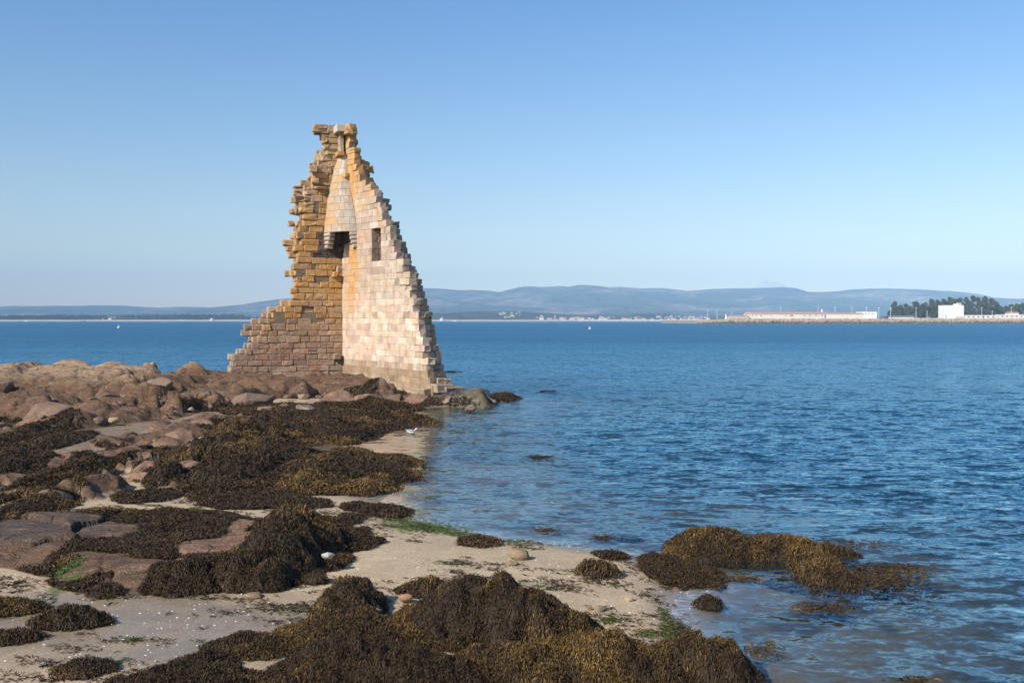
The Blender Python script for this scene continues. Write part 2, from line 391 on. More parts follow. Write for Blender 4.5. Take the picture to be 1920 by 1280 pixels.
def mat_water():
    k = NT('sea_water'); k.t.nodes.remove(k.b)
    dep = k.attr('depth')                                            # real depth of water below the surface, metres
    far = k.attr('far')
    amp = k.ramp(dep, 0., .4, .35, 1.)
    gust = k.ramp(k.noise(k.pos((.25, 1., 1), R(3)), .03, 4, .6), .3, .7, .75, 1.2)
    amp = k.math('MULTIPLY', k.math('MULTIPLY', amp, gust), k.math('SUBTRACT', 1., k.math('MULTIPLY', k.attr('calm'), .62)))
    tot = None
    for sx, sy, rot, sc_, det, a_ in ((.45, 1., 8, .9, 3, .28), (.55, 1., -12, 3.0, 4, .48), (.7, 1., 5, 9., 2, .34)):
        x = k.n('ShaderNodeTexNoise'); k.l(k.pos((sx, sy, 1), R(rot)), x.inputs['Vector']); x.inputs['Scale'].default_value = sc_; x.inputs['Detail'].default_value = det
        x.inputs['Distortion'].default_value = .3
        v1 = k.n('ShaderNodeVectorMath', operation='SUBTRACT'); k.l(x.outputs['Color'], v1.inputs[0]); v1.inputs[1].default_value = (.5, .5, .5)
        v2 = k.n('ShaderNodeVectorMath', operation='MULTIPLY'); k.l(v1.outputs[0], v2.inputs[0]); v2.inputs[1].default_value = (a_ * .55, a_, 0)
        if tot is None: tot = v2.outputs[0]
        else:
            v3 = k.n('ShaderNodeVectorMath', operation='ADD'); k.l(tot, v3.inputs[0]); k.l(v2.outputs[0], v3.inputs[1]); tot = v3.outputs[0]
    sc2 = k.n('ShaderNodeVectorMath', operation='SCALE'); k.l(tot, sc2.inputs[0]); k.l(k.math('MULTIPLY', amp, k.math('SUBTRACT', 2.3, k.ramp(far, .1, .6, 0, -.6))), sc2.inputs['Scale'])
    g = k.n('ShaderNodeNewGeometry'); ad = k.n('ShaderNodeVectorMath', operation='ADD'); k.l(g.outputs['Normal'], ad.inputs[0]); k.l(sc2.outputs[0], ad.inputs[1])
    nm = k.n('ShaderNodeVectorMath', operation='NORMALIZE'); k.l(ad.outputs[0], nm.inputs[0]); nrm = nm.outputs[0]
    dt = k.n('ShaderNodeVectorMath', operation='DOT_PRODUCT'); k.l(nrm, dt.inputs[0]); k.l(g.outputs['Incoming'], dt.inputs[1])
    cs = k.math('ABSOLUTE', dt.outputs['Value']); om = k.n('ShaderNodeMath', operation='SUBTRACT', use_clamp=True); om.inputs[0].default_value = 1.; k.l(cs, om.inputs[1])
    fres = k.math('ADD', .02, k.math('MULTIPLY', .98, k.math('POWER', om.outputs[0], 5.)))
    gl = k.n('ShaderNodeBsdfGlossy'); k.l(k.ramp(far, .06, .6, .07, .32), gl.inputs['Roughness']); k.l(nrm, gl.inputs['Normal'])
    k.l(k.mix(k.attr('calm'), (.50, .79, .97), (1., .96, .92)), gl.inputs['Color'])
    df = k.n('ShaderNodeBsdfDiffuse')
    k.l(k.mix(k.ramp(far, .06, .45), k.mix(k.ramp(dep, .2, 3.), (.015, .050, .070), (.007, .048, .088)), (.007, .070, .122)), df.inputs['Color'])
    tr = k.n('ShaderNodeBsdfTransparent')
    k.l(k.mix(k.ramp(dep, 0., 1.5), (.95, .97, .95), (.36, .56, .56)), tr.inputs['Color'])
    body = k.n('ShaderNodeMixShader'); k.l(k.ramp(dep, 0.05, 1.5), body.inputs[0]); k.l(tr.outputs[0], body.inputs[1]); k.l(df.outputs[0], body.inputs[2])
    mx = k.n('ShaderNodeMixShader'); k.l(k.math('MULTIPLY', fres, k.ramp(far, .05, .5, .95, .60)), mx.inputs[0]); k.l(body.outputs[0], mx.inputs[1]); k.l(gl.outputs[0], mx.inputs[2])
    fo = k.math('MULTIPLY', k.ramp(dep, .05, .004), k.ramp(k.noise(k.pos((1, 2.2, 1)), 5, 5, .7), .50, .62, 0, .65))
    fd = k.n('ShaderNodeBsdfDiffuse'); fd.inputs['Color'].default_value = (.62, .62, .60, 1)
    fm = k.n('ShaderNodeMixShader'); k.l(fo, fm.inputs[0]); k.l(mx.outputs[0], fm.inputs[1]); k.l(fd.outputs[0], fm.inputs[2])
    k.l(fm.outputs[0], k.out.inputs['Surface'])
    return k.m
M_WATER = mat_water()

# ------------------------------------------------------------------ the ground: sand, sea bed and bedrock in one sheet
SHORE = [(-700, 1500), (1150, 1500), (1290, 1300), (1290, 1240), (1272, 1200), (1266, 1150), (1282, 1112), (1320, 1094), (1290, 1070), (1222, 1046), (1160, 1035), (1050, 1021),
         (960, 1010), (900, 1000), (850, 991), (780, 975), (735, 953), (690, 934), (640, 915), (600, 890), (610, 866), (575, 852), (530, 836), (560, 815), (640, 790), (720, 770), (800, 762), (860, 758), (925, 755)]
shore_w = [at_z(u, v, 0) for u, v in SHORE] + [(-.2, 57.8), (-3, 61), (-8, 66), (-16, 68), (-30, 66), (-70, 66), (-70, 10)]
shore_w[0] = (-12, 5); shore_w[1] = (1.6, 5); shore_w[-1] = (-70, 5)
BED = [(-300, 845), (-60, 850), (60, 838), (150, 812), (240, 800), (330, 792), (420, 772), (520, 752), (600, 752), (640, 750), (720, 752), (790, 756), (860, 757), (926, 756)]
bed_w = [at_z(u, v, .15) for u, v in BED] + [(-.5, 57.3), (-3.2, 60), (-8, 64.5), (-16, 66), (-30, 64), (-70, 64), (-70, 33)]
CTRL = [(-250, 34, .6), (-100, 40, 1.1), (-250, 52, 2.2), (100, 34, .5), (100, 40, 1.05), (0, 46, 1.6), (60, 52, 2.15), (130, 53, 2.2), (250, 53, 2.15), (350, 56, 2.3), (400, 57, 2.0),
        (300, 45, 1.25), (450, 50, 1.25), (430, 59, 1.75), (560, 58, 1.4), (560, 53, .85), (620, 58, 1.0), (642, 62, 1.0), (700, 57, .8), (740, 55, .55), (808, 54.7, .72), (300, 38, .65),
        (450, 44, .6), (870, 55, .85), (890, 55.3, .9), (915, 55, .85), (100, 60, 1.4), (0, 63, .9), (360, 61, 1.4), (200, 47, 1.6), (520, 47, .8), (440, 58, 1.75), (480, 58.5, 1.7), (520, 59, 1.6), (560, 59.5, 1.5), (600, 60.5, 1.25), (500, 55.5, 1.45), (440, 55, 1.6), (400, 60, 1.7), (600, 57, 1.0), (540, 56.5, 1.3)]
ctrl_w = np.array([((u - 960) / FPX * y, y, z) for u, y, z in CTRL])
def wpoly(pts, z=.2): return [at_z(u, v, z) for u, v in pts]
SLAB = wpoly([(-260, 985), (60, 975), (200, 965), (330, 962), (450, 968), (560, 990), (625, 1030), (600, 1070), (520, 1090), (430, 1102), (330, 1112), (240, 1118), (150, 1118), (85, 1085), (30, 1068), (-260, 1040)], .3)
LOWR = wpoly([(-260, 870), (60, 858), (160, 862), (230, 878), (250, 915), (190, 940), (120, 948), (20, 952), (-260, 955)], .25)
MIDR = wpoly([(170, 835), (260, 812), (360, 792), (470, 790), (560, 815), (540, 850), (520, 900), (440, 920), (330, 928), (250, 915), (190, 880)], .2)

def ground_parts(x, y):
    x = np.asarray(x, float); y = np.asarray(y, float)
    wx = x + fbm(x, y, 1.6, 3, 1) * .25; wy = y + fbm(x, y, 1.6, 3, 2) * .35
    sd = sdist(wx, wy, shore_w)
    z = np.where(sd > 0, .30 * (1 - np.exp(-np.maximum(sd, 0) / 2.6)), -1.7 * (1 - np.exp(np.minimum(sd, 0) / 15.)) )
    z = z + fbm(x, y, 2.2, 3, 3) * .035 * sstep(-.5, .8, sd)
    z = np.where(sd < -2, z + fbm(x, y, 3.0, 3, 13) * .25 * sstep(2, 7, -sd), z)
    inlet = sstep(3.0, 1.0, x) * sstep(20, 25, y) * sstep(56, 50, y); z = np.where(sd < 0, z * (1 - .62 * inlet), z)
    bx = x + fbm(x, y, 2.5, 4, 4) * .7; by = y + fbm(x, y, 2.5, 4, 5) * .9
    sb = sdist(bx, by, bed_w)
    # large form of the bedrock
    num = 0; den = 0
    for cx, cy, cz in ctrl_w:
        wgt = np.exp(-(((x - cx) ** 2 + (y - cy) ** 2) / (2 * 2.6 ** 2))) + 1e-5 / (1 + (x - cx) ** 2 + (y - cy) ** 2)
        num = num + wgt * cz; den = den + wgt
    base = num / den
    xr = x * .9 + y * .25 + fbm(x, y, 3.2, 3, 8, .4) * 1.0; yr = y * 1.0 - x * .15 + fbm(x, y, 3.2, 3, 9, .4) * .8
    broken = .30 + .70 * sstep(-.1, .5, fbm(x, y, 5, 2, 6) + .35) * sstep(2.0, 1.4, base)
    q = 0; skyline = 1 - .5 * sstep(1.7, 2.1, base)
    for sc, am, sdn in ((5.2, .60, 1), (2.1, 1.75, 2), (.95, 2.3, 3), (.42, 1.8, 4)):
        q = q + am * facets(xr * .72, yr * 1.0, sc, sdn) * (1. if sc > 4 else (.3 + .7 * broken if sc > 2 else broken))
    rise = sstep(-.15, .9, sb)
    near_tower = np.exp(-(((x + 11.5) / 7.5) ** 4 + ((y - 58.5) / 3.4) ** 4))
    q = (q + .36 - .14 * sstep(1.45, 2.0, base)) * (1 - .75 * near_tower) * skyline
    zb = base * rise + (q + fbm(x, y, 1.8, 4, 7) * .10) * sstep(-.1, .9, sb) * np.clip(base, .35, 1.2)
    zb = np.where(sb > -.15, zb, -9)
    rock = sstep(-.05, .15, sb)
    z1 = np.where(sb > -.15, np.maximum(z, zb * 1.0), z)
    # rock shelf lower left, low broken rocks
    s2 = sdist(x + fbm(x, y, .8, 3, 21) * .25, y + fbm(x, y, .8, 3, 22) * .3, SLAB)
    f1, f2, hh, tl = voronoi(x * .8 + fbm(x, y, .8, 3, 23) * .35, y * .9 + fbm(x, y, .8, 3, 24) * .3, 1.7, 5)
    e = np.clip((f2 - f1) / .10, 0, 1)
    z2 = z + sstep(-.05, .9, s2) * (.26 + (hh - .5) * .12 + tl * .18 - .06 * (1 - e)) + fbm(x, y, .5, 4, 25) * .03 * sstep(0, .3, s2)
    z1 = np.where(s2 > -.05, np.maximum(z1, z2), z1); rock = np.maximum(rock, sstep(-.02, .08, s2))
    for P, am, sc, sdn in ((LOWR, .34, 1.3, 31), (MIDR, .26, 1.1, 41)):
        s3 = sdist(x + fbm(x, y, .8, 3, sdn) * .6, y + fbm(x, y, .8, 3, sdn + 1) * .8, P)
        f1, f2, hh, tl = voronoi(x + fbm(x, y, .5, 3, sdn + 2) * .3, y + fbm(x, y, .5, 3, sdn + 3) * .3, sc, sdn)
        e = sstep(0, .08, f2 - f1)
        bump = sstep(-.05, .6, s3) * am * (.1 + .9 * hh + tl * 2.2 - .25 * (1 - e)) + fbm(x, y, .35, 3, sdn + 4) * .05 * sstep(0, .3, s3)
        z1 = np.where(s3 > -.05, np.maximum(z1, z + bump), z1); rock = np.maximum(rock, sstep(.0, .12, bump) * sstep(-.05, .05, s3))
    # flat pad of rubble that the tower stands on
    return z1, rock, sd, sb, s2
def gz(x, y):
    return ground_parts(np.atleast_1d(np.asarray(x, float)), np.atleast_1d(np.asarray(y, float)))[0]
def drop(u, v):                            # pixel -> point on the real ground
    z = .2
    for _ in range(12):
        x, y = at_z(u, v, z); zn = float(gz(x, y)[0]); z = z * .5 + zn * .5
    return x, y, z

def blob(u0, v0, du, dv, z=.2, x=None, y=None):      # ellipse given on the photo, as a field on the ground
    cx, cy = at_z(u0, v0, z); _, ya = at_z(u0, v0 - dv, z); _, yb = at_z(u0, v0 + dv, z)
    rx = du * cy / FPX; ry = abs(ya - yb) / 2; cy = (ya + yb) / 2
    return 1 - ((x - cx) / rx) ** 2 - ((y - cy) / ry) ** 2

WEED_PLUS = [(660, 785, 160, 30, .15), (540, 800, 110, 32, .2), (470, 905, 170, 24, .25), (520, 775, 180, 14, .15), (700, 768, 130, 12, .1), (480, 790, 130, 22, .3), (600, 800, 150, 30, .2), (700, 780, 110, 18, .2), (40, 885, 60, 24, .3), (150, 905, 40, 20, .3),
             (270, 862, 60, 18, .25), (330, 880, 80, 25, .25), (480, 870, 90, 35, .3), (420, 830, 60, 15, .3), (560, 905, 110, 30, .2), (660, 745, 60, 10, .4),
             (300, 975, 180, 14, .4), (340, 1000, 110, 28, .5), (220, 1035, 60, 14, .4), (330, 1040, 110, 22, .4), (520, 1060, 90, 36, .3), (400, 1085, 110, 22, .3),
             (120, 960, 130, 12, .4), (30, 970, 70, 20, .4), (540, 1000, 90, 24, .4), (150, 1030, 40, 8, .4), (470, 940, 90, 14, .25), (620, 765, 60, 8, .3)]
WEED_MINUS = [(150, 800, 200, 26, .5), (330, 815, 70, 16, .4), (210, 860, 60, 14, .3), (430, 845, 40, 12, .3), (110, 900, 40, 12, .3), (300, 768, 260, 12, .7), (340, 812, 32, 9, .3), (405, 813, 14, 7, .3), (400, 850, 36, 11, .3), (480, 845, 26, 10, .3), (340, 878, 50, 14, .3), (255, 890, 28, 10, .3), (375, 788, 20, 7, .4),
              (270, 868, 25, 8, .3), (480, 1000, 28, 14, .5), (385, 1028, 62, 20, .45), (445, 1012, 52, 14, .45), (450, 985, 24, 14, .5), (100, 1000, 110, 22, .4), (60, 1030, 90, 26, .4),
              (250, 1080, 110, 14, .3), (200, 995, 50, 16, .5), (130, 920, 16, 8, .3), (160, 1080, 60, 18, .3), (455, 872, 24, 5, .3), (300, 1085, 70, 8, .3), (380, 763, 40, 6, .6)]
def weed_mask(x, y, z, rock, sb):
    n = fbm(x, y, .9, 5, 51); n2 = fbm(x, y, 3., 3, 52)
    m = np.full(x.shape, -1.)
    for b in WEED_PLUS: m = np.maximum(m, np.minimum(blob(*b, x=x, y=y) * 1.6, 1))
    low = sstep(.80, .40, z + n2 * .2) * sstep(-.2, .2, rock - .5)
    m = np.maximum(m, low * 1.5 - 1 - .22)
    for b in WEED_MINUS: m = m - 1.5 * np.clip(blob(*b, x=x, y=y) * 1.6, 0, 1)
    return m + n * .9

# columns narrow near the camera and wide far away, so the sheet stays even in detail
ys = [7.5]
while ys[-1] < 72: ys.append(ys[-1] * 1.0023)
while ys[-1] < 16000: ys.append(ys[-1] * 1.12)
ys = np.array(ys); ts = np.concatenate([np.linspace(-1.6, -.62, 60)[:-1], np.linspace(-.62, .62, 760), np.linspace(.62, 1.6, 40)[1:]])
GX = ts[None, :] * ys[:, None]; GY = np.repeat(ys[:, None], len(ts), 1)
gx = GX.ravel(); gy = GY.ravel()
z, rock, sd, sb, s2 = ground_parts(gx, gy)
farm = gy > 72
z = np.where(farm, -3.0, z); rock = np.where(farm, 0, rock)
n_a = fbm(gx, gy, 1.2, 4, 61); n_b = fbm(gx, gy, .45, 4, 62); n_c = fbm(gx, gy, 4, 3, 63)
sand = np.array([.47, .36, .235]); sandw = np.array([.23, .175, .115])
wet = np.clip(sstep(.9, .1, sd + n_c * .3), 0, 1) * (sd > -1)
# damp flat lower left
dampf = np.clip(blob(170, 1185, 560, 95, .3, x=gx, y=gy) * 1.8, 0, 1) * sstep(-.6, .05, n_c + n_a * .5)
pool = np.clip(blob(90, 1150, 200, 50, .3, x=gx, y=gy), 0, 1) + np.clip(blob(250, 1150, 130, 18, .3, x=gx, y=gy), 0, 1)
z = np.where((rock < .3) & ~farm, z - .02 * np.clip(pool, 0, 1), z)
wet = np.maximum(wet * .85, dampf * .78)
col = sand * (1 - wet[:, None]) + sandw * wet[:, None]
n_s = fbm(gx * .45 + gy * .1, gy * 1.5, .8, 4, 64)
gr_ = (np.clip(blob(240, 815, 300, 62, .3, x=gx, y=gy) * 2, 0, 1) * (.75 + .25 * n_b))[:, None]; col = col * (1 - gr_) + np.array([.155, .11, .072]) * gr_
col = col * (1 + .12 * n_a[:, None] + .10 * n_s[:, None] + .08 * n_c[:, None])
pale = np.array([.46, .315, .195]); mid = np.array([.20, .115, .064]); pink = np.array([.35, .20, .125]); dark = np.array([.11, .075, .055])
k = sstep(1.2, 2.0, z + n_c * .4)[:, None]
rc = mid * (1 - k) + pale * k
pk = sstep(1.0, .5, z) * sstep(-.1, .35, n_a)
for b in ((385, 1028, 60, 20, .45), (445, 1012, 50, 16, .45), (450, 985, 30, 18, .5), (300, 1085, 80, 10, .3)): pk = np.maximum(pk, np.clip(blob(*b, x=gx, y=gy) * 3, 0, 1))
pk = pk[:, None]; rc = rc * (1 - pk) + pink * pk
dk = (sstep(.0, .5, n_b + n_a * .5) * .7 * sstep(2.0, 1.1, z))[:, None]; rc = rc * (1 - dk) + dark * dk
sl = np.clip(blob(40, 1010, 150, 50, .4, x=gx, y=gy) * 2, 0, 1)[:, None] * sstep(-.5, .1, n_c + n_a)[:, None]
rc = rc * (1 - sl * .8) + np.array([.135, .10, .082]) * sl * .8
tip = (np.clip(blob(885, 745, 80, 16, .5, x=gx, y=gy) * 3, 0, 1) * sstep(-.5, .1, n_a + n_b))[:, None]; rc = rc * (1 - tip * .75) + np.array([.055, .040, .030]) * tip * .75
rc = rc * (1 + .16 * n_b[:, None])
rk = rock[:, None]; col = col * (1 - rk) + rc * rk
# orange rim of the shelf
org = (np.clip(1 - np.abs(s2 - .10) / .14, 0, 1) * sstep(-.3, .3, n_a) * (gx < -3))[:, None] * .6
col = col * (1 - org) + np.array([.42, .24, .075]) * org
wm = weed_mask(gx, gy, z, rock, sb)
wk = sstep(-.05, .25, wm)[:, None] * (~farm)[:, None]
wc = np.array([.038, .024, .012]) * (1 + .4 * n_b[:, None])
col = col * (1 - wk) + wc * wk
# green algae films
for b, s in (((125, 1098, 30, 14, .3), .8), ((780, 985, 90, 17, .1), .55), ((1262, 1190, 16, 30, .1), .5), ((180, 912, 16, 12, .3), .7), ((365, 967, 10, 5, .5), .8)):
    g = (np.clip(blob(*b, x=gx, y=gy) * 1.5 + n_b * .8, 0, 1) * s)[:, None]
    col = col * (1 - g) + np.array([.10, .15, .03]) * g
sub = sstep(-.25, -.9, sd)[:, None] * (~farm)[:, None]
col = col * (1 - sub) + np.array([.16, .135, .09]) * sub * (1 + .3 * n_a[:, None])
# weed growing on the sea bed
uw = (sstep(-.02, .3, fbm(gx, gy, 1.3, 4, 71)) * sstep(-.3, -1.5, sd))[:, None]
col = col * (1 - uw * .85) + np.array([.05, .045, .025]) * uw * .85
NTX = len(ts); LGR = math.log(1.0023)
GR = {k_: v_.reshape(len(ys), NTX) for k_, v_ in (('z', z), ('rock', rock), ('sd', sd), ('sb', sb), ('wm', wm))}
def look(name, x, y):
    x = np.atleast_1d(np.asarray(x, float)); y = np.atleast_1d(np.asarray(y, float))
    fy = np.clip(np.log(np.maximum(y, 7.5) / 7.5) / LGR, 0, len(ys) - 40.001); fx = np.clip(np.interp(x / y, ts, np.arange(NTX)), 0, NTX - 1.001)
    iy = fy.astype(int); ix = fx.astype(int); fy -= iy; fx -= ix; A = GR[name]
    return (A[iy, ix] * (1 - fx) + A[iy, ix + 1] * fx) * (1 - fy) + (A[iy + 1, ix] * (1 - fx) + A[iy + 1, ix + 1] * fx) * fy
def gz(x, y): return look('z', x, y)
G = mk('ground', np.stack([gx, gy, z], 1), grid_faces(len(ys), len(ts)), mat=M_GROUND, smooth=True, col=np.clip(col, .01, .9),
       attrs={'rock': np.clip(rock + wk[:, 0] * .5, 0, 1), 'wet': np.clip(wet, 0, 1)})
tag(G, kind='structure')

# ------------------------------------------------------------------ water
yw = [8.5]
while yw[-1] < 75: yw.append(yw[-1] * 1.004)
while yw[-1] < 4400: yw.append(yw[-1] * 1.10)
yw = np.array(yw); tw = np.concatenate([np.linspace(-1.6, -.62, 30)[:-1], np.linspace(-.62, .62, 480), np.linspace(.62, 1.9, 30)[1:]])
WX = (tw[None, :] * yw[:, None]).ravel(); WY = np.repeat(yw[:, None], len(tw), 1).ravel()
dz, _, wsd, _, _ = ground_parts(WX, WY)
depth = np.where(WY > 72, 1.7, np.clip(-dz, 0, 4))
swell = (np.sin(WX * 1.3 + WY * 3.1 + 2 * fbm(WX, WY, 3, 2, 81)) * .35 + fbm(WX, WY * 1.9, 1.1, 3, 82)) * .045
WZ = swell * sstep(0.1, 1.2, depth) * sstep(70, 50, WY)
mk_keep = (~((wsd.reshape(len(yw), -1) > 3.0) & (WY.reshape(len(yw), -1) < 72)))
keep = mk_keep[:-1, :-1] | mk_keep[1:, 1:]
Wt = mk('water', np.stack([WX, WY, WZ], 1), grid_faces(len(yw), len(tw), keep), mat=M_WATER, smooth=True, attrs={'calm': sstep(-1.0, -3.0, WX + .02 * WY) * sstep(17, 24, WY) * sstep(62, 52, WY), 'depth': depth, 'far': np.clip(WY / 400, 0, 1)})
tag(Wt, kind='structure')
# ------------------------------------------------------------------ the ruined tower
CB, CC, YC = R(22), R(53), 63.0
TH = 1.35
C0 = np.array([*at_y(642, 600, YC)[:2]])
eL = np.array([-math.cos(CB), -math.sin(CB)]); nL = np.array([-math.sin(CB), math.cos(CB)])
eR = np.array([math.cos(CC), -math.sin(CC)]); nR = np.array([math.sin(CC), math.cos(CC)])
def hit(u, v, e, n, off=0.):               # where the view of (u, v) meets a wall plane: (s, z)
    d = ray(u, v); p = C0 + n * off
    # cam + t*d = p + s*e
    A = np.array([[d[0], -e[0]], [d[1], -e[1]]]); t, s = np.linalg.solve(A, p)
    return s, H + d[2] * t
LO = [(683, 427), (670, 426), (658, 442), (645, 454), (631, 462), (618, 455), (607, 471), (596, 489), (583, 501), (569, 524), (552, 545), (537, 545), (525, 546), (513, 535), (497, 546), (488, 543), (480, 537),
      (468, 542), (457, 533), (443, 538), (427, 543), (416, 541), (405, 556), (394, 543), (384, 541), (373, 534), (364, 547), (354, 554), (345, 563), (336, 573), (327, 576), (318, 582), (308, 576), (298, 580), (291, 592), (284, 603), (274, 608), (260, 598), (243, 587.5), (231, 602)]
LI = [(700, 436), (670, 440), (658, 458), (645, 470), (632, 485), (619, 492), (607, 503), (595, 511), (582, 536), (570, 545), (555, 548), (530, 554), (500, 552), (480, 558), (465, 553), (450, 565), (435, 558), (425, 563), (410, 568),
      (400, 562), (385, 568), (375, 568), (365, 577), (355, 590), (345, 590), (335, 595), (325, 590), (315, 597), (305, 600), (295, 603), (285, 610), (275, 611), (260, 604), (243, 592), (231, 607)]
RO = [(720, 845.5), (702, 837), (686, 834), (674, 829), (660, 827), (647, 824), (635, 820.5), (621, 816), (608, 812.5), (595, 810), (582, 806), (568, 801), (552, 799), (537, 794.5), (524, 790.6), (513, 785), (502, 781), (492, 772),
      (481, 770), (470, 766), (457, 761), (446, 756), (435, 752), (425, 749), (415, 736), (403, 728), (392, 735), (381, 729.6), (372, 728), (364, 723), (355, 712), (346, 708), (337, 705.6), (328, 698), (320, 703), (310, 690), (302, 683),
      (294, 673), (286, 674.7), (276, 672.6), (262, 666), (248, 672), (236, 666)]
RI = [(725, 806), (690, 802), (650, 795), (610, 785), (570, 775), (545, 770), (530, 768), (500, 756), (480, 745), (460, 739), (440, 731), (415, 723), (400, 717), (385, 713), (370, 704), (350, 696), (340, 685), (330, 675), (320, 673), (310, 668),
      (295, 664), (285, 665), (270, 656), (262, 656), (245, 656), (231, 656)]
def table(lst, e, n, off):
    a = np.array(sorted((hit(u, v, e, n, off)[::-1] for v, u in lst))); return a[:, 0], a[:, 1]
tabs = {'L': (table(LI, eL, nL, 0), table(LO, eL, nL, TH)), 'R': (table(RI, eR, nR, 0), table(RO, eR, nR, TH))}
ZTOP = hit(642, 236, eL, nL)[1]
def near_tab(t, z): zz, ss = t; return ss[np.argmin(np.abs(zz - z))]
zc = [.15]
while zc[-1] < ZTOP - .2: zc.append(zc[-1] + rng.uniform(.33, .42))
zc[-1] = ZTOP
tower = tag(empty('ruined_tower', (C0[0], C0[1], 1.0)), 'tall ruined stone tower corner with two stepped broken walls standing on the rocks', 'tower')
WIN = (hit(697, 450, eR, nR)[0], hit(714, 450, eR, nR)[0], hit(705, 490, eR, nR)[1], hit(705, 427, eR, nR)[1])
HOLES = [(*hit(594, 390, eL, nL), .28), (*hit(589, 503, eL, nL), .24), (*hit(628, 515, eL, nL), .2)]
ZSOOT_SHADE = (hit(609, 482, eL, nL)[1], hit(630, 424, eL, nL)[1])
def stone_col(wall, leaf, s, z):
    r = rng.random(); j = rng.normal(0, .06)
    hi = np.clip((z - 9) / 5, 0, 1)
    if wall == 'L':
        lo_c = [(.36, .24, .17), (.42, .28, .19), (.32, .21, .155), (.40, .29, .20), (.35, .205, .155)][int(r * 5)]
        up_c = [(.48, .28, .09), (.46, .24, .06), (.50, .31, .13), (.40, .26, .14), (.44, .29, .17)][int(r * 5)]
        f = np.clip((z - 3.2) / 2.5 + rng.normal(0, .2), 0, 1)
        c = np.array(lo_c) * (1 - f) + np.array(up_c) * f
        c = c * (1 - hi * .4) + np.array((.42, .36, .28)) * hi * .4
        li = .10 + .50 * f * np.clip(1.25 - abs(z - 8.5) / 7, 0, 1) + .25 * fbm(np.array([s]), np.array([z]), 1.6, 2, 3)[0]
    else:
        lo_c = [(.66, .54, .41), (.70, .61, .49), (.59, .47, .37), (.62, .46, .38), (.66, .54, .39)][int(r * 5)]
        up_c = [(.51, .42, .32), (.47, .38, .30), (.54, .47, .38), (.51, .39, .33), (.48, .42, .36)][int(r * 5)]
        f = np.clip((z - 4.5) / 3 + rng.normal(0, .15), 0, 1)
        c = np.array(lo_c) * (1 - f) + np.array(up_c) * f
        near = np.clip(1 - s / 4.5, 0, 1) * (1 - hi)
        c = c * (1 - near * .42) + np.array([(.56, .35, .26), (.54, .40, .30), (.60, .44, .33)][int(r * 3)]) * near * .42
        band = np.clip((2.15 - z) / .5 + rng.normal(0, .1), 0, 1)
        c = c * (1 - band) + np.array((.36, .265, .17)) * band * (1 + j)
        li = (.02 + .12 * f + .75 * math.exp(-((s - 1.3 - .25 * math.sin(z)) / .9) ** 2) * np.clip((z - 4.2) / 2, 0, 1) + .28 * hi + .25 * fbm(np.array([s * 1.6]), np.array([z * .7]), 1.4, 2, 8)[0]) * (1 - band)
    if ZSOOT_SHADE[0] < z < ZSOOT_SHADE[1] and s < (1.5 if wall == 'L' else 1.1) and leaf == 0: c = np.array((.07, .055, .05)); return c * (1 + j), 0  # stones under the hood: soot, with the hood's shade painted into the colour
    if leaf > 0:
        c = c * .45 + np.array((.44, .36, .27)) * .55 * (1 + j)
    if rng.random() < .08: c = c * .72
    return np.clip(c * (1 + j), .03, .75), max(li, 0) * rng.uniform(.8, 1.2)
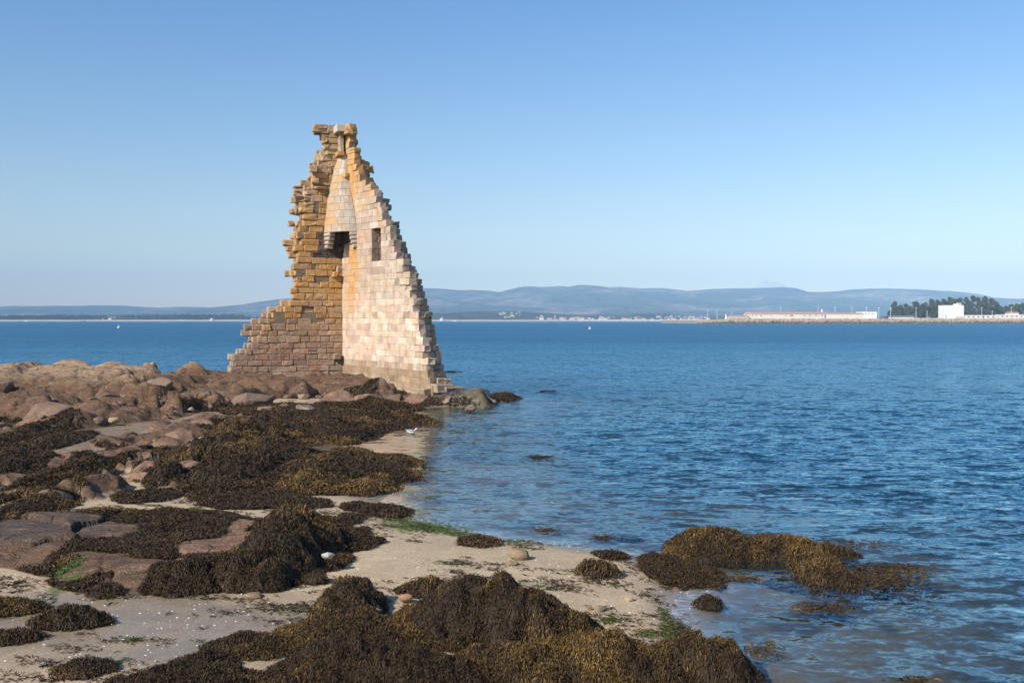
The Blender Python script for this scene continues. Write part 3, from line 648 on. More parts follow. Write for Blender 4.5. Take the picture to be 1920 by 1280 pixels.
for wall, e, n in (('L', eL, nL), ('R', eR, nR)):
    B = Blocks(); tin, tout = tabs[wall]
    ax = [np.array([*e, 0]), np.array([*n, 0]), np.array([0, 0, 1])]
    core = []
    for k in range(len(zc) - 1):
        z0, z1 = zc[k], zc[k + 1]; zm = (z0 + z1) / 2
        if wall == 'R': z0 += 0.003; z1 += .003
        si, so = near_tab(tin, zm), near_tab(tout, zm)
        if zm < hit(430, 690, eL, nL)[1] and wall == 'L': si = so = 6.95
        if zm < .95 and wall == 'R': si = so = near_tab(tin, 1.1) + .3
        si += rng.normal(0, .05); so += rng.normal(0, .07)
        minend = 9e9
        top = zm > 13.2
        nleaf = 3
        for leaf in range(nleaf):
            f = leaf / (nleaf - 1)
            end = si * (1 - f) + so * f + rng.normal(0, .025 if zm < 10 else .05)
            if leaf and zm > (5 if wall == 'L' else 11) and zm < 15: end += rng.uniform(-.24, .08)
            d0 = TH / nleaf * leaf; d1 = TH / nleaf * (leaf + 1)
            s = (-TH * f * .8 if wall == 'L' else -.05 + TH * f * .25)
            minend = min(minend, end)
            while s < end - .02:
                ln = rng.uniform(.42, 1.0) if wall == 'L' else rng.uniform(.45, 1.05)
                e1 = s + ln
                if end - e1 < .34: e1 = end
                if e1 > end: e1 = end
                segs = [(s, e1)]
                if wall == 'R' and leaf < 2 and WIN[2] < zm < WIN[3]:
                    a, b = WIN[0], WIN[1]
                    if e1 > a and s < b:
                        segs = [q for q in ((s, min(e1, a)), (max(s, b), e1)) if q[1] - q[0] > .05]
                if wall == 'L' and leaf == 0:
                    for hs, hz, hw in HOLES:
                        if abs(zm - hz) < .2 and e1 > hs - hw / 2 and s < hs + hw / 2:
                            segs = [q for q in ((s, min(e1, hs - hw / 2)), (max(s, hs + hw / 2), e1)) if q[1] - q[0] > .05]
                last = e1 >= end - .02
                for a, b in segs:
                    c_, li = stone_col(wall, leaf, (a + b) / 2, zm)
                    rough = wall == 'L' or leaf > 0
                    pro = rng.normal(0, .014 if wall == 'L' else .005) if leaf == 0 else 0
                    if last and zm > 5: pro += rng.normal(0, .035)
                    if wall == 'L' and leaf == 0 and rng.random() < .03 and zm < 12: pro -= .10
                    split = (rough and rng.random() < .025) or (last and zm > 5 and rng.random() < .15)
                    g = .006 if rough else .002
                    dc = (d0 + d1) / 2 - (pro / 2 if leaf == 0 else 0)
                    hd = (d1 - d0) / 2 + (pro / 2 if leaf == 0 else 0) - (.002 if leaf else 0)
                    zz = [(z0, z1)] if not split else [(z0, zm), (zm, z1)]
                    for q0, q1 in zz:
                        cen = np.array([*(C0 + e * (a + b) / 2 + n * dc), (q0 + q1) / 2])
                        B.add(cen, ((b - a) / 2 - g, hd, (q1 - q0) / 2 - g * .9), ax, (.042 if last else .034) if rough else .010,
                              (.014 if not last else (.022 if zm < 9 else .036)) if rough else (.0035 if not last else .02), c_, li)
                s = e1
        m = .07
        if wall == 'R' and WIN[2] < zm < WIN[3]:
            core.append((.0, WIN[0] - m, z0, z1)); 
            if minend - m > WIN[1] + m: core.append((WIN[1] + m, minend - m, z0, z1))
        else: core.append((.0, minend - m, z0, z1))
    # rubble core just behind the joints
    CV = []; CQ = []; nn = 0
    for a, b, z0, z1 in core:
        if b <= a: continue
        P = [(s_, d_, z_) for s_ in (a, b) for d_ in (.045, TH - .05) for z_ in (z0 - .003, z1 + .003)]
        CV += [[*(C0 + e * p[0] + n * p[1]), p[2]] for p in P]
        CQ += [[nn + i for i in f] for f in ([0, 1, 3, 2], [4, 6, 7, 5], [0, 4, 5, 1], [2, 3, 7, 6], [0, 2, 6, 4], [1, 5, 7, 3])]; nn += 8
    w_o = B.build('wall', M_RUG if wall == 'L' else M_MAS, tower)
    w_o['label'] = 'brown rugged stone wall on the shaded side' if wall == 'L' else 'pale smooth sunlit stone wall with narrow window'
    mo = mk('mortar', CV, CQ, mat=M_MORTAR, parent=tower); mo.parent = w_o
    mo.matrix_parent_inverse.identity()

# the chimney hood in the corner
HL = [(296, 634), (320, 625), (345, 620), (370, 613.5), (400, 611), (420, 608), (440, 606.5), (466, 608)]
HR = [(296, 650), (320, 652), (345, 656), (370, 660.5), (400, 665.5), (420, 668), (450, 669.5), (466, 669.5)]
hl = table(HL, eL, nL, 0); hr = table(HR, eR, nR, 0)
def RLz(z): return np.interp(z, *hl)
def RRz(z): return np.interp(z, *hr)
def hood_pt(phi, z, off=0.):
    a = RLz(z) + off; b = RRz(z) + off
    # squarish rounded section
    c, s = math.cos(phi), math.sin(phi); p = .80
    return [*(C0 + eL * a * abs(c) ** p + eR * b * abs(s) ** p), z]
def curved_block(B, p0, p1, z0, z1, th=.2, ch=.015, col=(.4, .35, .28), li=.5, nseg=5, nose=0.):
    ph = np.concatenate([[p0], np.linspace(p0 + .01, p1 - .01, nseg), [p1]]); zz = [z0, z0 + ch * 1.3, z1 - ch * 1.3, z1]
    m = len(ph); V = []
    for j, zq in enumerate(zz):
        for i, p in enumerate(ph):
            edge = j in (0, 3) or i in (0, m - 1)
            V.append(hood_pt(p, zq, -ch if edge else rng.normal(0, .004)))
    for zq in (z0, z1):
        for p in ph: V.append(hood_pt(p, zq, -th))
    Q = []
    for j in range(3):
        for i in range(m - 1): Q.append([j * m + i, j * m + i + 1, (j + 1) * m + i + 1, (j + 1) * m + i])
    b = 4 * m
    for i in range(m - 1):
        Q.append([i, b + i, b + i + 1, i + 1]); Q.append([3 * m + i, 3 * m + i + 1, b + m + i + 1, b + m + i]); Q.append([b + i, b + m + i, b + m + i + 1, b + i + 1])
    for i, fl in ((0, 0), (m - 1, 1)):
        for f in ([i, m + i, b + i], [m + i, 2 * m + i, b + i], [2 * m + i, b + m + i, b + i], [2 * m + i, 3 * m + i, b + m + i]):
            Q.append([f[0], f[1], f[2], f[2]])
    Qa = np.array(Q); deg = Qa[:, 2] == Qa[:, 3]
    B.V.append(np.array(V)); B.C.append(np.tile(col, (len(V), 1))); B.L.append(np.full(len(V), li))
    B.Q.append(Qa[~deg] + B.n); B.T.append(Qa[deg][:, :3] + B.n); B.n += len(V)
ztop_h = hit(630, 293, eL, nL)[1] + .05; zop = hit(612, 437, eL, nL)[1]; zlow = hit(609, 467, eL, nL)[1]
HB = Blocks(); nc = 11; hz = np.linspace(zop, ztop_h, nc + 1)
def hood_col():
    r = rng.random(); return np.array([(.46, .42, .36), (.50, .46, .40), (.46, .41, .34), (.48, .42, .34)][int(r * 4)]) * rng.uniform(.92, 1.05)
for i in range(nc):
    cuts = [0.] + sorted(np.clip(np.linspace(0, math.pi / 2, 4 if i < 7 else 3)[1:-1] + rng.normal(0, .10, (2 if i < 7 else 1)) + (.2 if i % 2 else -.1), .15, 1.4)) + [math.pi / 2]
    cuts = [cuts[0]] + [c for j, c in enumerate(cuts[1:], 1) if c - cuts[j - 1] > .12]; cuts[-1] = math.pi / 2
    for a, b in zip(cuts[:-1], cuts[1:]):
        curved_block(HB, a + .004, b - .004, hz[i] + .004, hz[i + 1] - .004, .22, .012, hood_col(), .62 if a < .2 else rng.uniform(.12, .34))
ho = HB.build('chimney_hood', M_MAS, tower); ho['label'] = 'pale tapering rounded stone chimney hood'
zcb = np.linspace(zop, zlow, 5); fr_l = [.31, .26, .19, .13]; fr_r = [.27, .23, .18, .12]
for i in range(4):
    for a, b in ((0, fr_l[i]), (math.pi / 2 - fr_r[i], math.pi / 2)):
        CBk = Blocks(); curved_block(CBk, a, b, zcb[i + 1] + .02, zcb[i] - .02, .42, .05, hood_col(), .1, 4)
        CBk.build('corbel', M_MAS, tower)

# square flue, ledge and projecting stones at the very top
def fluebox(z0, z1, a, b, col, li, name=None, jit=.006, ch=.02, B=None):
    # a box in the corner reaching a along the left wall side and b along the right
    own = B is None; B = B or Blocks()
    e1 = np.array([*eL, 0]); e2 = np.array([*(-nL), 0])
    cen = C0 + eL * a / 2 - nL * b / 2
    B.add([*cen, (z0 + z1) / 2], (a / 2, b / 2, (z1 - z0) / 2 - .004), [e1, e2, np.array([0, 0, 1])], ch, jit, col, li)
    if own: return B.build(name, M_MAS, tower)
zl0, zl1 = hit(636, 294, eL, nL)[1], hit(636, 287, eL, nL)[1]; zf = hit(636, 251, eL, nL)[1]
a0 = hit(633, 270, eL, nL)[0]
FB = Blocks(); zq = np.linspace(zl1, zf, 4)
for i in range(3): fluebox(zq[i], zq[i + 1], a0 - .02, .62, hood_col() * .85, .35, B=FB, jit=.01)
FB.build('flue', M_MAS, tower)
fluebox(zl0 - .03, zl1, a0 + .16, .78, (.50, .38, .20), .75, 'ledge', .012)
PB = Blocks()
zp0, zp1 = hit(628, 252, eL, nL)[1], hit(628, 239, eL, nL)[1]
PB.add([*(C0 + eL * .27 - nL * .45), (zp0 + zp1) / 2 + .02], (.25, .62, (zp1 - zp0) / 2), [np.array([*eL, 0]), np.array([*nL, 0]), np.array([0, 0, 1])], .02, .01, (.56, .52, .45), .05)
PB.build('projecting_stone', M_MAS, tower)
# stones jutting from the broken ends
for u, v, wall, ln, hh in ((655, 248, 'R', .7, .17), (586, 318, 'L', .5, .2), (600, 352, 'L', .6, .12), (590, 340, 'L', .45, .16), (640, 468, 'R', .4, .2), (640, 506, 'R', .35, .17), (627, 515, 'L', .3, .18), (631, 668, 'L', .4, .2), (653, 330, 'R', .3, .14)):
    e, n = (eL, nL) if wall == 'L' else (eR, nR); s, zz = hit(u, v, e, n)
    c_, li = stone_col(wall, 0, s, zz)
    JB = Blocks(); JB.add([*(C0 + e * s - n * .12), zz], (ln / 2, .22, hh), [np.array([*e, 0]), np.array([*n, 0]), np.array([0, 0, 1])], .04, .035, c_, li)
    JB.build('jutting_stone', M_RUG, tower)
# footing of big stones at the right end of the wall
s_e = near_tab(tabs['R'][0], 1.1)
for ds, dd, z0, z1, hl_ in ((-.1, .65, .5, .98, .75), (-.55, .15, .35, .72, .7), (-.9, .0, .2, .55, .6), (-1.8, .05, .3, .6, .7), (.1, 1.2, .4, .8, .6)):
    cen = C0 + eR * (s_e + ds) + nR * dd
    FT = Blocks(); FT.add([*cen, (z0 + z1) / 2], (hl_, .62, (z1 - z0) / 2), [np.array([*eR, 0]), np.array([*nR, 0]), np.array([0, 0, 1])], .06, .03, (.38, .29, .20), 0)
    FT.build('footing', M_MAS, tower)

# ------------------------------------------------------------------ seaweed blades
def blade_mesh(px, py, surf, L, W, lift, col, slope_dir=True, tilt=.8, z_extra=0.):
    n = len(px); e = .05
    z0 = surf(px, py)
    if slope_dir:
        gxx = (surf(px + e, py) - surf(px - e, py)) / (2 * e); gyy = (surf(px, py + e) - surf(px, py - e)) / (2 * e)
        ang = np.arctan2(-gyy, -gxx) + 2.2 * fbm(px, py, .28, 2, 66) + rng.normal(0, 1.1, n) / (1 + .8 * np.hypot(gxx, gyy))
    else: ang = rng.uniform(0, 2 * math.pi, n)
    L = L * rng.uniform(.6, 1.4, n); W = W * rng.uniform(.6, 1.5, n)
    curl = rng.normal(0, .5, n); V = np.zeros((n, 3, 2, 3))
    x, y = px.copy(), py.copy(); a = ang.copy()
    zz = [z0]
    prev = z0
    xs = [x]; yss = [y]
    for k in (1, 2):
        x = x + np.cos(a) * L / 2; y = y + np.sin(a) * L / 2; a = a + curl
        xs.append(x); yss.append(y)
        s = surf(x, y); s = np.maximum(s, prev - L * .55); prev = s; zz.append(s)
    lf = [np.zeros(n), lift * rng.uniform(.3, 1.5, n), lift * rng.uniform(.1, 1.2, n)]
    tw = rng.normal(0, tilt, n)
    for k in range(3):
        aa = ang + curl * k * .5; wx = -np.sin(aa); wy = np.cos(aa); ww = W * (.7, 1., .45)[k] / 2
        for j, sg in enumerate((-1, 1)):
            V[:, k, j, 0] = xs[k] + wx * ww * sg * np.cos(tw); V[:, k, j, 1] = yss[k] + wy * ww * sg * np.cos(tw)
            V[:, k, j, 2] = zz[k] + lf[k] + .008 + sg * ww * np.sin(tw) + z_extra
    b = np.arange(n)[:, None] * 6
    Q = np.concatenate([b + np.array([0, 1, 3, 2]), b + np.array([2, 3, 5, 4])])
    return V.reshape(-1, 3), Q, np.repeat(col, 6, 0)
def weed_cols(x, y, gold=.3, seed=0):
    n = len(x); g = fbm(x, y, .55, 3, 90 + seed); g2 = fbm(x, y, 1.8, 2, 95 + seed)
    t = np.clip(g * 1.5 + g2 * 1.1 + gold * 1.3 - .55 + rng.normal(0, .22, n), 0, 1)[:, None]
    c = np.array([.060, .036, .0155]) * (1 - t) + np.array([.155, .092, .026]) * t
    hot = (rng.random(n) < (.05 + .25 * t[:, 0]))[:, None]
    c = np.where(hot, c * 1.9, c)
    return c * rng.uniform(.55, 1.5, (n, 1))

# ------------------------------------------------------------------ seaweed-covered mounds
def mound(ul, ur, vt, vb, k=.75, label=None, gold=.3, cover=1., lump=1., z0=None, power=None, skew=0., seed=None):
    seed = seed or int(rng.integers(1, 60)); uc = (ul + ur) / 2
    if at_z(960, vb, .2)[1] > 24: vt = vt + .32 * (vb - vt)
    if z0 is None:
        x_, y_, z0 = drop(uc, (vb * 2 + vt) / 3)
        z0 = min(z0, .45)
    yf = at_z(uc, vb, z0)[1]; rx = (ur - ul) / 2 * yf / FPX
    k = min(k * 1.45, 1.15) if k < .75 else k
    if yf > 17 and z0 > -.02 and k > .6: k = min(k * 1.5, 1.6)
    ry = k * rx; yc = yf + ry
    zt = H - (vt - 600) * yc / FPX; h = zt - z0
    cap = .75 if (yf < 16 or 'alone on' in (label or '') or 'golden seaweed hump' in (label or '') or 'tall dark' in (label or '') or 'part of the long' in (label or '')) else .22
    if 'part of the long' in (label or ''): lump = .35; gold = gold * .75
    if h < .06:
        h = .06; yc = (H - z0 - h) * FPX / (vt - 600); ry = max(yc - yf, .12); yc = yf + ry
    if h > rx * cap:
        h = rx * cap; yc = (H - z0 - h) * FPX / (vt - 600); ry = max(yc - yf, .15); yc = yf + ry
    rx = (ur - ul) / 2 * yc / FPX * 1.06; cx = (uc - 960) / FPX * yc
    if power is None: power = 1.1 if yf > 22 else 1.25 if 'broad peaked' in (label or '') else .8 if (h > .42 * rx) else (1.05 if h > .1 else .7)
    def shape(x, y):
        dx = (x - cx) / rx; dy = (y - yc) / ry
        dx = dx + fbm(x, y, .45 * max(rx, .4), 4, seed, .6) * .32; dy = dy + fbm(x, y, .45 * max(rx, .4), 4, seed + 1, .6) * .38
        r2 = dx * dx + dy * dy
        lm = 1 + lump * (.55 * fbm(x, y, .38 * rx + .15, 3, seed + 2) + .26 * fbm(x, y, .22, 2, seed + 3) + .075 / max(h, .12) * fbm(x, y, .09, 2, seed + 4))
        sk = 1 + skew * (x - cx) / rx
        return r2, h * np.clip(1 - r2, 0, 1) ** power * lm * sk
    def surf(x, y):
        r2, s = shape(x, y)
        return np.maximum(gz(x, y), z0 - .1) * (s < 1e9) + s
    step = max(.02, .0028 * yc)
    nx = int(np.clip(2.5 * rx / step, 12, 170)); ny = int(np.clip(2.5 * ry / step, 12, 140))
    X, Y = np.meshgrid(np.linspace(cx - 1.3 * rx, cx + 1.3 * rx, nx), np.linspace(yc - 1.3 * ry, yc + 1.3 * ry, ny))
    r2, s = shape(X.ravel(), Y.ravel()); Z = np.maximum(gz(X.ravel(), Y.ravel()), z0 - .1) + np.where(s > .004, s, -.05)
    ok = (r2 < 1.12).reshape(ny, nx); keep = ok[:-1, :-1] & ok[1:, 1:] & ok[1:, :-1] & ok[:-1, 1:]
    base_c = np.array([.04, .028, .017]) * (1 + .3 * fbm(X.ravel(), Y.ravel(), .2, 2, seed)[:, None])
    V = np.stack([X.ravel(), Y.ravel(), Z], 1)
    F = grid_faces(ny, nx, keep)
    used = np.unique(F); rem = np.full(len(V), -1); rem[used] = np.arange(len(used))
    root = empty('seaweed_mound', (cx, yc, z0)); tag(root, label, 'seaweed mound')
    mk('rock', V[used], rem[F], mat=M_WEED, parent=root, smooth=True, col=base_c[used])
    LB = float(np.clip(.0033 * yc, .045, .15)); WB = float(np.clip(.0008 * yc, .0095, .03))
    area = math.pi * rx * ry * 1.15; N = int(np.clip(cover * 1.8 * area / (LB * WB), 60, 130000))
    r = np.sqrt(rng.random(N)) * 1.07; th = rng.uniform(0, 2 * math.pi, N)
    x = cx + r * rx * np.cos(th); y = yc + r * ry * np.sin(th)
    r2, s = shape(x, y); keep = r2 < .99 + .1 * rng.random(N); x, y = x[keep], y[keep]
    V, Q, C = blade_mesh(x, y, surf, LB, WB, .02 + .0012 * yc, weed_cols(x, y, gold, seed))
    f = mk('fronds', V, Q, mat=M_WEED, parent=root, col=C); f['kind'] = 'stuff'
    return root
MOUNDS = [
 # near the camera
 (588, 722, 1104, 1185, .7, 'dark steep seaweed hump left of the big foreground mound, beside the small brown stone', .15, 1.1),
 (735, 1112, 1102, 1228, .8, 'broad peaked brown seaweed mound in the middle foreground', .55, 1.1),
 (505, 845, 1172, 1248, .6, 'low dark seaweed mound in front of the steep hump, spreading to the left', .35, 1.1),
 (375, 560, 1211, 1240, .6, 'thin dark seaweed strip reaching left over the sand near the bottom', .1, 1.),
 (985, 1300, 1212, 1310, .6, 'golden brown seaweed bank at the bottom edge, left of the rounded one by the water', .6, 1.1),
 (1215, 1437, 1204, 1300, .8, 'rounded golden brown seaweed mound at the bottom beside the water', .6, 1.2),
 (470, 930, 1228, 1340, .5, 'dark seaweed mound cut by the bottom edge of the photo, centre left', .3, 1.1),
 (810, 1090, 1222, 1300, .5, 'flat dark seaweed patch in the bottom centre beside bare sand', .3, 1.),
 (200, 500, 1262, 1330, .5, 'reddish dark seaweed band along the bottom left edge', .2, 1.),
 (325, 440, 1234, 1262, .6, 'small dark seaweed tuft on sand near the bottom left', .1, 1.),
 (96, 205, 1250, 1274, .6, 'thin scrap of seaweed with green edge on the sand, bottom left', .1, .8),
 (60, 205, 1145, 1185, .8, 'small brown seaweed tuft on a low rock in the wet sand at left', .15, 1.1),
 (-40, 75, 1128, 1158, .8, 'flat seaweed tuft at the left edge on the wet sand', .1, 1.),
 (-30, 72, 1192, 1212, .8, 'narrow dark seaweed tuft by the left edge below the wet pool', .1, 1.),
 (745, 862, 1093, 1124, .8, 'dark oval seaweed clump behind the tan stone at the centre', .1, 1.1),
 (850, 922, 1087, 1106, .8, 'small seaweed clump just behind the peak of the big mound', .1, 1.),
 (1083, 1160, 1056, 1087, .8, 'round dark seaweed-draped boulder alone on the sand', .15, 1.4),
 (1203, 1300, 1058, 1100, .7, 'flat black seaweed patch at the sand edge, left half, right of the draped boulder', .0, 1.2),
 (1268, 1362, 1072, 1103, .7, 'flat black seaweed patch reaching from the sand into the shallow channel', .0, 1.2),
 (1302, 1358, 1122, 1147, .8, 'little round seaweed tuft standing in the shallow water beside the sand point', .0, 1.2),
 (1114, 1178, 1038, 1051, .8, 'thin dark seaweed clump at the water line behind the draped boulder', .0, 1.),
 (860, 938, 1010, 1029, .8, 'small dark seaweed clump on sand left of the lone boulder', .1, 1.1),
 (1150, 1205, 1006, 1020, .8, 'small seaweed clump awash in the shallows left of the seaweed islet', .0, 1.),
 # islet in the water
 (1225, 1480, 995, 1072, .55, 'high left part of the long seaweed islet in the shallow water', .65, 1.1),
 (1440, 1655, 1026, 1088, .55, 'low right part of the long seaweed islet in the shallow water', .65, 1.1),
 (1370, 1570, 1010, 1082, .6, 'middle part of the long seaweed islet in the shallow water', .65, 1.1),
 (1490, 1620, 1060, 1140, .75, 'steep golden seaweed hump in front of the islet', .8, 1.2),
 (1440, 1530, 1096, 1114, .8, 'thin seaweed fringe left of the steep golden hump', .5, 1.),
 (1570, 1725, 1088, 1132, .6, 'flat seaweed mat right of the steep golden hump', .6, .9),
 # seaweed tongue in the middle
 (500, 792, 860, 935, .42, 'long brown seaweed tongue pointing into the water below the gull', .65, 1.1),
 (330, 640, 852, 938, .45, 'thick brown seaweed bank left of the seaweed tongue', .6, 1.1),
 (615, 800, 852, 869, .6, 'thin dark seaweed spit in the shallows between tongue and gull', .05, 1.1),
 (540, 745, 768, 838, .5, 'olive seaweed hump below the corner of the tower', .6, 1.1),
 (400, 560, 778, 830, .5, 'brown seaweed bank among pink rocks left of the olive hump', .4, 1.),
 (640, 832, 762, 800, .45, 'flat olive seaweed bank below the sunlit tower wall', .4, 1.1),
 (640, 760, 742, 770, .5, 'dark seaweed patch clinging under the tower rocks', .1, 1.),
 (690, 790, 785, 815, .5, 'small brown seaweed point just behind the gull', .3, 1.),
 (370, 560, 928, 956, .6, 'low black seaweed heap on the upper edge of the sand', .05, 1.1),
 (510, 620, 940, 956, .6, 'narrow black seaweed trail right of the low black heap', .0, 1.),
 # shelf, lower left
 (470, 630, 972, 1075, .7, 'tall dark seaweed hump on the right end of the rock shelf', .15, 1.2),
 (560, 650, 982, 1018, .7, 'rounded dark seaweed drape behind the tall shelf hump', .1, 1.2),
 (590, 712, 1010, 1036, .6, 'flat dark seaweed tail on sand beside the white stone', .05, 1.1),
 (560, 655, 1046, 1074, .7, 'olive seaweed tuft on sand in front of the white stone', .4, 1.),
 (400, 560, 1048, 1108, .6, 'dark seaweed bank along the front of the rock shelf', .25, 1.2),
 (265, 430, 1078, 1118, .6, 'black seaweed heap at the foot of the rock shelf', .1, 1.2),
 (170, 230, 1102, 1122, .8, 'little black seaweed tuft on the sand rim of the rock shelf', .0, 1.),
 (0, 125, 942, 985, .6, 'reddish seaweed-covered rock at the left edge above the shelf', .2, 1.),
 (215, 330, 925, 945, .6, 'small dark seaweed bank at the upper edge of the sand strip', .05, 1.),
 # rocks at the far left
 (-30, 68, 795, 868, .8, 'dark seaweed-covered boulder at the left edge in shade', .05, 1.1),
 (35, 128, 808, 862, .8, 'dark seaweed-covered rock sloping to the sand pocket', .05, 1.1),
 (98, 180, 878, 935, .8, 'rounded dark seaweed-covered rock above the sand strip', .05, 1.1),
 (-30, 60, 880, 948, .8, 'large dark seaweed-covered boulder at left edge over the shelf', .05, 1.1),
 (20, 75, 862, 900, .8, 'small seaweed-capped rock behind the large left boulder', .1, 1.),
 (640, 700, 946, 960, .8, 'small dark seaweed clump beside the green algae strip', .0, 1.),
 (670, 770, 950, 972, .6, 'dark seaweed trail crossing the green algae strip', .0, 1.),
 (635, 680, 970, 984, .8, 'small seaweed lump on the sand left of the algae', .0, 1.),
 (655, 690, 995, 1006, .8, 'tiny seaweed lump on the sand above the white stone', .0, 1.),
 (560, 612, 1078, 1098, .8, 'small flat seaweed clump on sand right of the shelf foot', .0, 1.),
 (920, 975, 735, 752, .6, 'low black weedy rock tip running into the sea', .0, 1.),
]
for m in MOUNDS:
    mound(m[0], m[1], m[2], m[3], m[4], m[5], m[6], m[7])

# ------------------------------------------------------------------ loose rocks and stones
def boulder(ul, ur, vt, vb, mat, label, seed=0, k=.8, flat=0., n=28, name='boulder', cat='boulder', facets=9, z0=None, tilt=0., sink=.25, hmax=.8):
    rg = np.random.default_rng(seed + 500)
    uc = (ul + ur) / 2; x0, y0, zg = drop(uc, vb)
    if z0 is None: z0 = zg
    else: x0, y0 = at_z(uc, vb, z0)
    rx = (ur - ul) / 2 * y0 / FPX; yc = y0 + rx * k * .6
    zt = H - (vt - 600) * yc / FPX; hgt = float(np.clip(zt - z0, .04, rx * hmax)); cx = (uc - 960) / FPX * yc
    th = np.linspace(0, 2 * math.pi, n, endpoint=False); ph = np.linspace(-math.pi / 2, math.pi / 2, n // 2 + 1)[1:-1]
    D = np.array([[math.cos(p) * math.cos(t), math.cos(p) * math.sin(t), math.sin(p)] for p in ph for t in th] + [[0, 0, -1], [0, 0, 1]])
    rad = 1.12 + .0 * D[:, 0]
    for _ in range(facets):
        nn = rg.normal(0, 1, 3); nn[2] = nn[2] * .8 + .25; nn /= np.linalg.norm(nn); d = D @ nn; lim = rg.uniform(.55, .92)
        rad = np.where(d > .05, np.minimum(rad, lim / np.maximum(d, .05)), rad)
    rad = rad * 1.0
    rad *= 1 + .035 * fbm(D[:, 0] * 2 + D[:, 2], D[:, 1] * 2 - D[:, 2], .5, 5, seed % 40, .6)
    P = D * rad[:, None]
    zz = P[:, 2]; zmin, zmax = zz.min(), zz.max()
    P[:, 2] = (zz - zmin) / (zmax - zmin) * (hgt * (1 + sink)) - hgt * sink
    P[:, 0] = P[:, 0] / np.abs(P[:, 0]).max() * rx + tilt * P[:, 2]; P[:, 1] *= rx * k
    V = P + np.array([cx, yc, z0])
    m = len(ph); Q = [[j * n + i, j * n + (i + 1) % n, (j + 1) * n + (i + 1) % n, (j + 1) * n + i] for j in range(m - 1) for i in range(n)]
    T = [[(i + 1) % n, i, m * n] for i in range(n)] + [[(m - 1) * n + i, (m - 1) * n + (i + 1) % n, m * n + 1] for i in range(n)]
    loc = np.array([cx, yc, z0])
    o = mk(name, V - loc, Q, T, mat, smooth=True); o.location = loc; o.data.set_sharp_from_angle(angle=R(14))
    return tag(o, label, cat)
BO = [
 (-40, 28, 700, 726, M_BROWN, 'pale rock at the left edge of the rocky shore top', 3),
 (-30, 16, 677, 692, M_BARN, 'dark round boulder on the skyline at the left edge', 4),
 (40, 150, 744, 792, M_BROWN, 'big brown slab boulder with deep shadow at its right side', 7),
 (140, 215, 745, 775, M_BROWN, 'brown cracked rock right of the big slab boulder', 8),
 (172, 228, 722, 745, M_BROWN, 'angular brown rock in the middle of the rocky shore', 9),
 (320, 368, 718, 752, M_BROWN, 'upright brown rock with dark right face, centre of the shore', 10),
 (365, 400, 746, 764, M_PINK, 'small pinkish rock beside the upright brown rock', 11),
 (530, 592, 680, 704, M_BEIGE, 'long pale boulder lying against the foot of the tower', 12),
 (553, 580, 715, 742, M_BEIGE, 'square-cut beige rock below the long pale boulder', 13),
 (565, 596, 735, 756, M_BEIGE, 'split tan rock at the edge of the seaweed', 14),
 (600, 680, 722, 755, M_PINK, 'reddish rock shelf below the tower corner', 15),
 (660, 730, 730, 757, M_PINK, 'pinkish rounded rock under the sunlit wall', 16),
 (715, 765, 722, 752, M_BROWN, 'brown cracked rock under the sunlit wall', 17),
 (755, 815, 728, 757, M_PINK, 'pink rock with black weed stain near the wall end', 18),
 (818, 858, 727, 758, M_BEIGE, 'rounded beige boulder under the right end of the tower', 19),
 (850, 886, 726, 757, M_BARN, 'tan barnacled rock right of the rounded boulder', 20),
 (878, 905, 724, 756, M_BARN, 'dark and white barnacled rock near the tip', 21),
 (895, 930, 719, 757, M_BARN, 'tall barnacled rock at the seaward tip of the point', 22),
 (430, 520, 735, 760, M_BROWN, 'flat brown ledge rock below the left tower wall', 23),
 (270, 330, 705, 725, M_BEIGE, 'tan broken slab in the middle of the rock top', 24),
 (300, 366, 803, 826, M_PINK, 'salmon pink rock showing through the seaweed, upper left', 25),
 (355, 406, 782, 800, M_PINK, 'pinkish grey rock block among seaweed below the ledge', 26),
 (390, 422, 806, 820, M_PINK, 'small pink rock between seaweed patches', 27),
 (360, 432, 840, 864, M_PINK, 'pale crusted pink rock beside the seaweed bank', 28),
 (455, 510, 830, 856, M_PINK, 'white-speckled pink rock above the seaweed bank', 29),
 (300, 395, 864, 890, M_PINK, 'broad pink rock slab at the middle left', 30),
 (228, 282, 880, 900, M_PINK, 'pale pink cracked rock above the sand strip', 31),
 (245, 300, 860, 880, M_PINK, 'pink rock half covered by seaweed at left', 32),
 (55, 130, 905, 940, M_BROWN, 'brown rock between the two dark boulders at left', 33),
 (500, 520, 800, 812, M_BEIGE, 'tiny pale rock poking from the upper seaweed', 34),
 (545, 590, 755, 770, M_BARN, 'dark rock with white streaks at the seaweed edge', 35),
 (480, 515, 760, 772, M_PINK, 'small salmon rock at the upper seaweed edge', 36),
]
for b in BO: boulder(b[0], b[1], b[2], b[3], b[4], b[5], b[6], n=54, k=.75, facets=20, sink=.9, hmax=.55)
rr = np.random.default_rng(77)
def band(n, u0, u1, v0, v1, s0, s1, mats, label, grp):
    for i in range(n):
        u = rr.uniform(u0, u1); t = (u - u0) / (u1 - u0); v = v0 + (v1 - v0) * rr.random(); wd = s0 + (s1 - s0) * rr.random() ** 2
        o = boulder(u - wd / 2, u + wd / 2, v - wd * rr.uniform(.14, .30), v, mats[int(rr.integers(len(mats)))], label, int(rr.integers(1, 9999)), n=26, k=rr.uniform(.7, 1.3), facets=12, sink=1.2, hmax=.5, tilt=rr.normal(0, .2))
        o['group'] = grp
band(30, 600, 815, 735, 757, 10, 34, [M_BROWN, M_PINK, M_BROWN], 'broken reddish brown rock under the sunlit tower wall', 'rocks under the sunlit wall')
